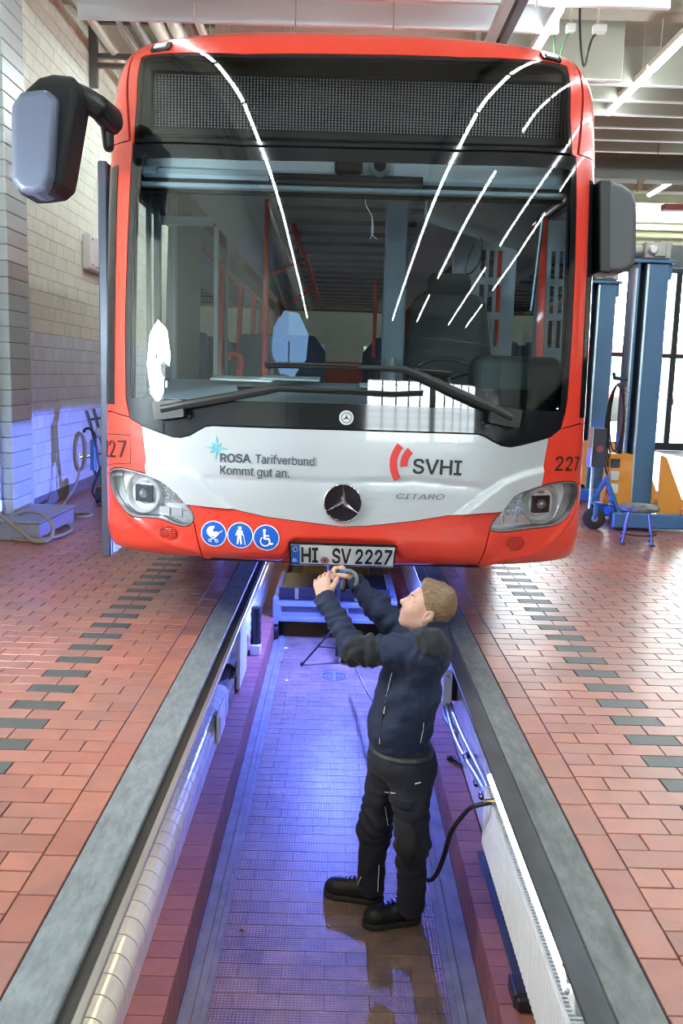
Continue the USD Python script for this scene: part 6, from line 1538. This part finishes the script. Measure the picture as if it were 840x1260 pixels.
# trousers
TRO = mat('trousers_dark', (.0075, .010, .021), .8, var=.35, scale=18, col2=(.005, .0065, .014), bump=.25, bscale=220, sheen=.03)
TROB = mat('trousers_black', (.006, .0065, .009), .8, var=.3, scale=20, bump=.25, bscale=220)
wz = J(490, 918, 4.0)[2]
def sdf_trousers(P):
    hipc = (hipN + hipF) / 2
    d = smin([ell(P, J(492, 930, 4.02), np.eye(3), [.150, .180, .12]), caps(P, hipN, kneN, .098, .075), caps(P, kneN, ankN + [0, 0, .0], .074, .066), ], .018)
    d2 = smin([ell(P, J(490, 930, 4.02), np.eye(3), [.148, .178, .12]), caps(P, hipF, kneF, .098, .075), caps(P, kneF, ankF + [0, 0, .0], .074, .066)], .018)
    d = np.minimum(d, d2)
    seat = ell(P, J(512, 945, 4.02), np.eye(3), [.085, .15, .10]); d = smin([d, seat], .02)
    d = np.maximum(d, P[..., 2] - (wz + .05))
    d = np.maximum(d, (PZ + .085) - P[..., 2])
    return d
lo = np.min([ankN, ankF, hipF], 0) - [.16, .2, .12]; hi = np.max([hipN, hipF, ankN], 0) + [.17, .2, .14]; lo[2] = PZ + .03
tm = surface_nets(sdf_trousers, lo, hi, .0085)
v = tm.vertices; n_ = tm.vertex_normals
sl = meshkit.fbm(np.stack([v[:, 0] * 4 + v[:, 2] * 2, v[:, 1] * 4, v[:, 2] * 10 - v[:, 0] * 8], 1), 3, 18) - .5
kn = np.exp(-((v[:, 2] - kneN[2]) / .16) ** 2) * np.sin(v[:, 2] * 95 + 12 * meshkit.noise(v * 8, 2)) * .45 + np.exp(-((v[:, 2] - (PZ + .13)) / .06) ** 2) * np.sin(v[:, 2] * 140 + 9 * meshkit.noise(v * 9, 5)) * .6
tm.vertices = v + n_ * ((sl * 2.4 + kn) * .012)[:, None]
part(person, 'trousers', tm, TRO, smooth=60)
def tpatch(region, off, name, mt, c, r=.25):
    m = surface_nets(lambda P: np.maximum(sdf_trousers(P) - off, region(P)), c - r, c + r, .008)
    if len(m.faces):
        v = m.vertices; n_ = m.vertex_normals
        part(person, name, m, mt, smooth=60)
kc = trace(sdf_trousers, 500, 1040)
tpatch(lambda P: np.linalg.norm((P - kc) / [1.0, 1, 1.9], axis=-1) - .055, .010, 'knee_patch', TROB, kc)
pc_ = trace(sdf_trousers, 490, 987)
tpatch(lambda P: np.max(np.abs(P - pc_) - np.array([.065, .05, .024]), -1), .014, 'pocket_flap', TRO, pc_)
for pts, r in (([(473, 974), (486, 975.5)], .003), ([(473.5, 992), (477, 1015)], .0018), ([(510, 964), (517, 962)], .003), ([(466, 1064), (464.5, 1096)], .003), ([(444, 1078), (440, 1087)], .0028)):
    m = on_sdf(sdf_trousers, pts, r, 10); part(person, 'reflective_strip', moved(m, (0, -.010, .002)), REFT)
part(person, 'belt', surface_nets(lambda P: np.maximum(np.maximum(sdf_trousers(P) - .006, np.abs(P[..., 2] - (wz - .004)) - .011), -(sdf_trousers(P) + .01)), J(490, 918, 4.0) - [.22, .24, .06], J(490, 918, 4.0) + [.22, .24, .06], .007), mat('belt_grey', (.03, .032, .03), .6), smooth=50)
# shoes
SHOE = mat('shoe_black', (.014, .014, .015), .5, var=.4, scale=30, bump=.2, bscale=150); SOLE = mat('shoe_sole', (.03, .028, .024), .7)
def shoe(heel, toe, ank, nm):
    h, t_ = np.asarray(heel, float), np.asarray(toe, float); ax = (t_ - h) / np.linalg.norm(t_ - h); sd = np.cross([0, 0, 1], ax); L = np.linalg.norm(t_ - h)
    Q = lambda x, y, z: h + ax * x * L + sd * y + np.array([0, 0, z])
    def f(P):
        d = smin([caps(P, Q(.16, 0, .065), Q(.45, .0, .062), .047, .047), caps(P, Q(.45, 0, .060), Q(.80, .004, .052), .047, .046), caps(P, Q(.80, .004, .050), Q(.88, .004, .047), .045, .040), caps(P, Q(.17, 0, .07), ank + [0, 0, .035], .050, .056)], .014)
        return np.maximum(d, (PZ + .022) - P[..., 2])
    lo, hi = np.minimum(h, t_) - [.09, .09, .02], np.maximum(h, t_) + [.09, .09, .02]; lo[2] = PZ - .02; hi[2] = PZ + .19
    up = surface_nets(f, lo, hi, .006)
    s = part(person, 'shoe', displaced(up, .002, 30, 4), SHOE, smooth=60)
    g2 = lambda P: np.maximum(f(np.concatenate([P[..., :2], np.full(P[..., :1].shape, PZ + .040)], -1)) - .006, np.maximum(P[..., 2] - (PZ + .032), PZ + .0005 - P[..., 2]))
    lo2 = lo.copy(); lo2[2] = PZ - .012; hi2 = hi.copy(); hi2[2] = PZ + .05
    part(s, 'sole', surface_nets(g2, lo2, hi2, .006), SOLE, smooth=40)
    lc = []
    for k in range(5):
        x = .42 + .075 * k; zt = [.128, .122, .116, .110, .105][k]
        lc.append(tube([Q(x, -.030, zt - .014), Q(x + .01, 0, zt + .002), Q(x + .02, .030, zt - .014)], .0028, 6))
    part(s, 'laces', cat(lc), STRUT, kind='stuff')
    return s, Q
hn, tn = onz(515, 1135, PZ) * [1, 1, 1], onz(449, 1144, PZ); hn[1] += .03; tn[1] += .03
s1, Q1 = shoe(hn, tn, ankN, 'shoe')
hf2, tf2 = onz(470, 1110, PZ), onz(401, 1099, PZ)
s2, Q2 = shoe(hf2, tf2, ankF, 'shoe')
lbl = trace(lambda P: caps(P, Q1(.17, 0, .07), ankN + [0, 0, .035], .052, .058), 486, 1108)
if lbl is not None: part(s1, 'tongue_label', cbox(lbl[0] - .018, lbl[0] + .018, lbl[1] - .008, lbl[1] + .004, lbl[2] - .007, lbl[2] + .007, .003), mat('label_red', (.4, .1, .06), .6))
# what he holds: a small black hand tool with a grey jaw and its cable
t = thing('hand_tool', 'black hand tool with a grey hooked jaw held against the bumper underside', 'tool', tuple(J(424, 710, 4.33)))
part(t, 'handle', tube(spline([J(419, 701, 4.34), J(423, 712, 4.32), J(420, 727, 4.30)], 14), .017, 12), STRUT, smooth=True)
part(t, 'jaw', tube(spline([J(424, 704, 4.31), J(434, 704, 4.30), J(439, 712, 4.29), J(436, 721, 4.29)], 16), .011, 10), mat('tool_grey', (.18, .19, .21), .35, metal=.5), smooth=True)
part(t, 'collar', cyl(J(417, 703, 4.33), J(427, 704, 4.33), .02, 14), mat('tool_blue', (.03, .12, .35), .4))
t = thing('tool_cable', 'thin dark cable hanging from the hands past the jacket to the pit floor', 'cable', (.1, 4.6, PZ))
part(t, 'cable', tube(spline([J(425, 775, 7.6), J(432, 805, 7.2), J(441, 830, 6.6), J(452, 852, 6.2), J(470, 880, 5.8)], 40), .007, 6), RUB, smooth=True)
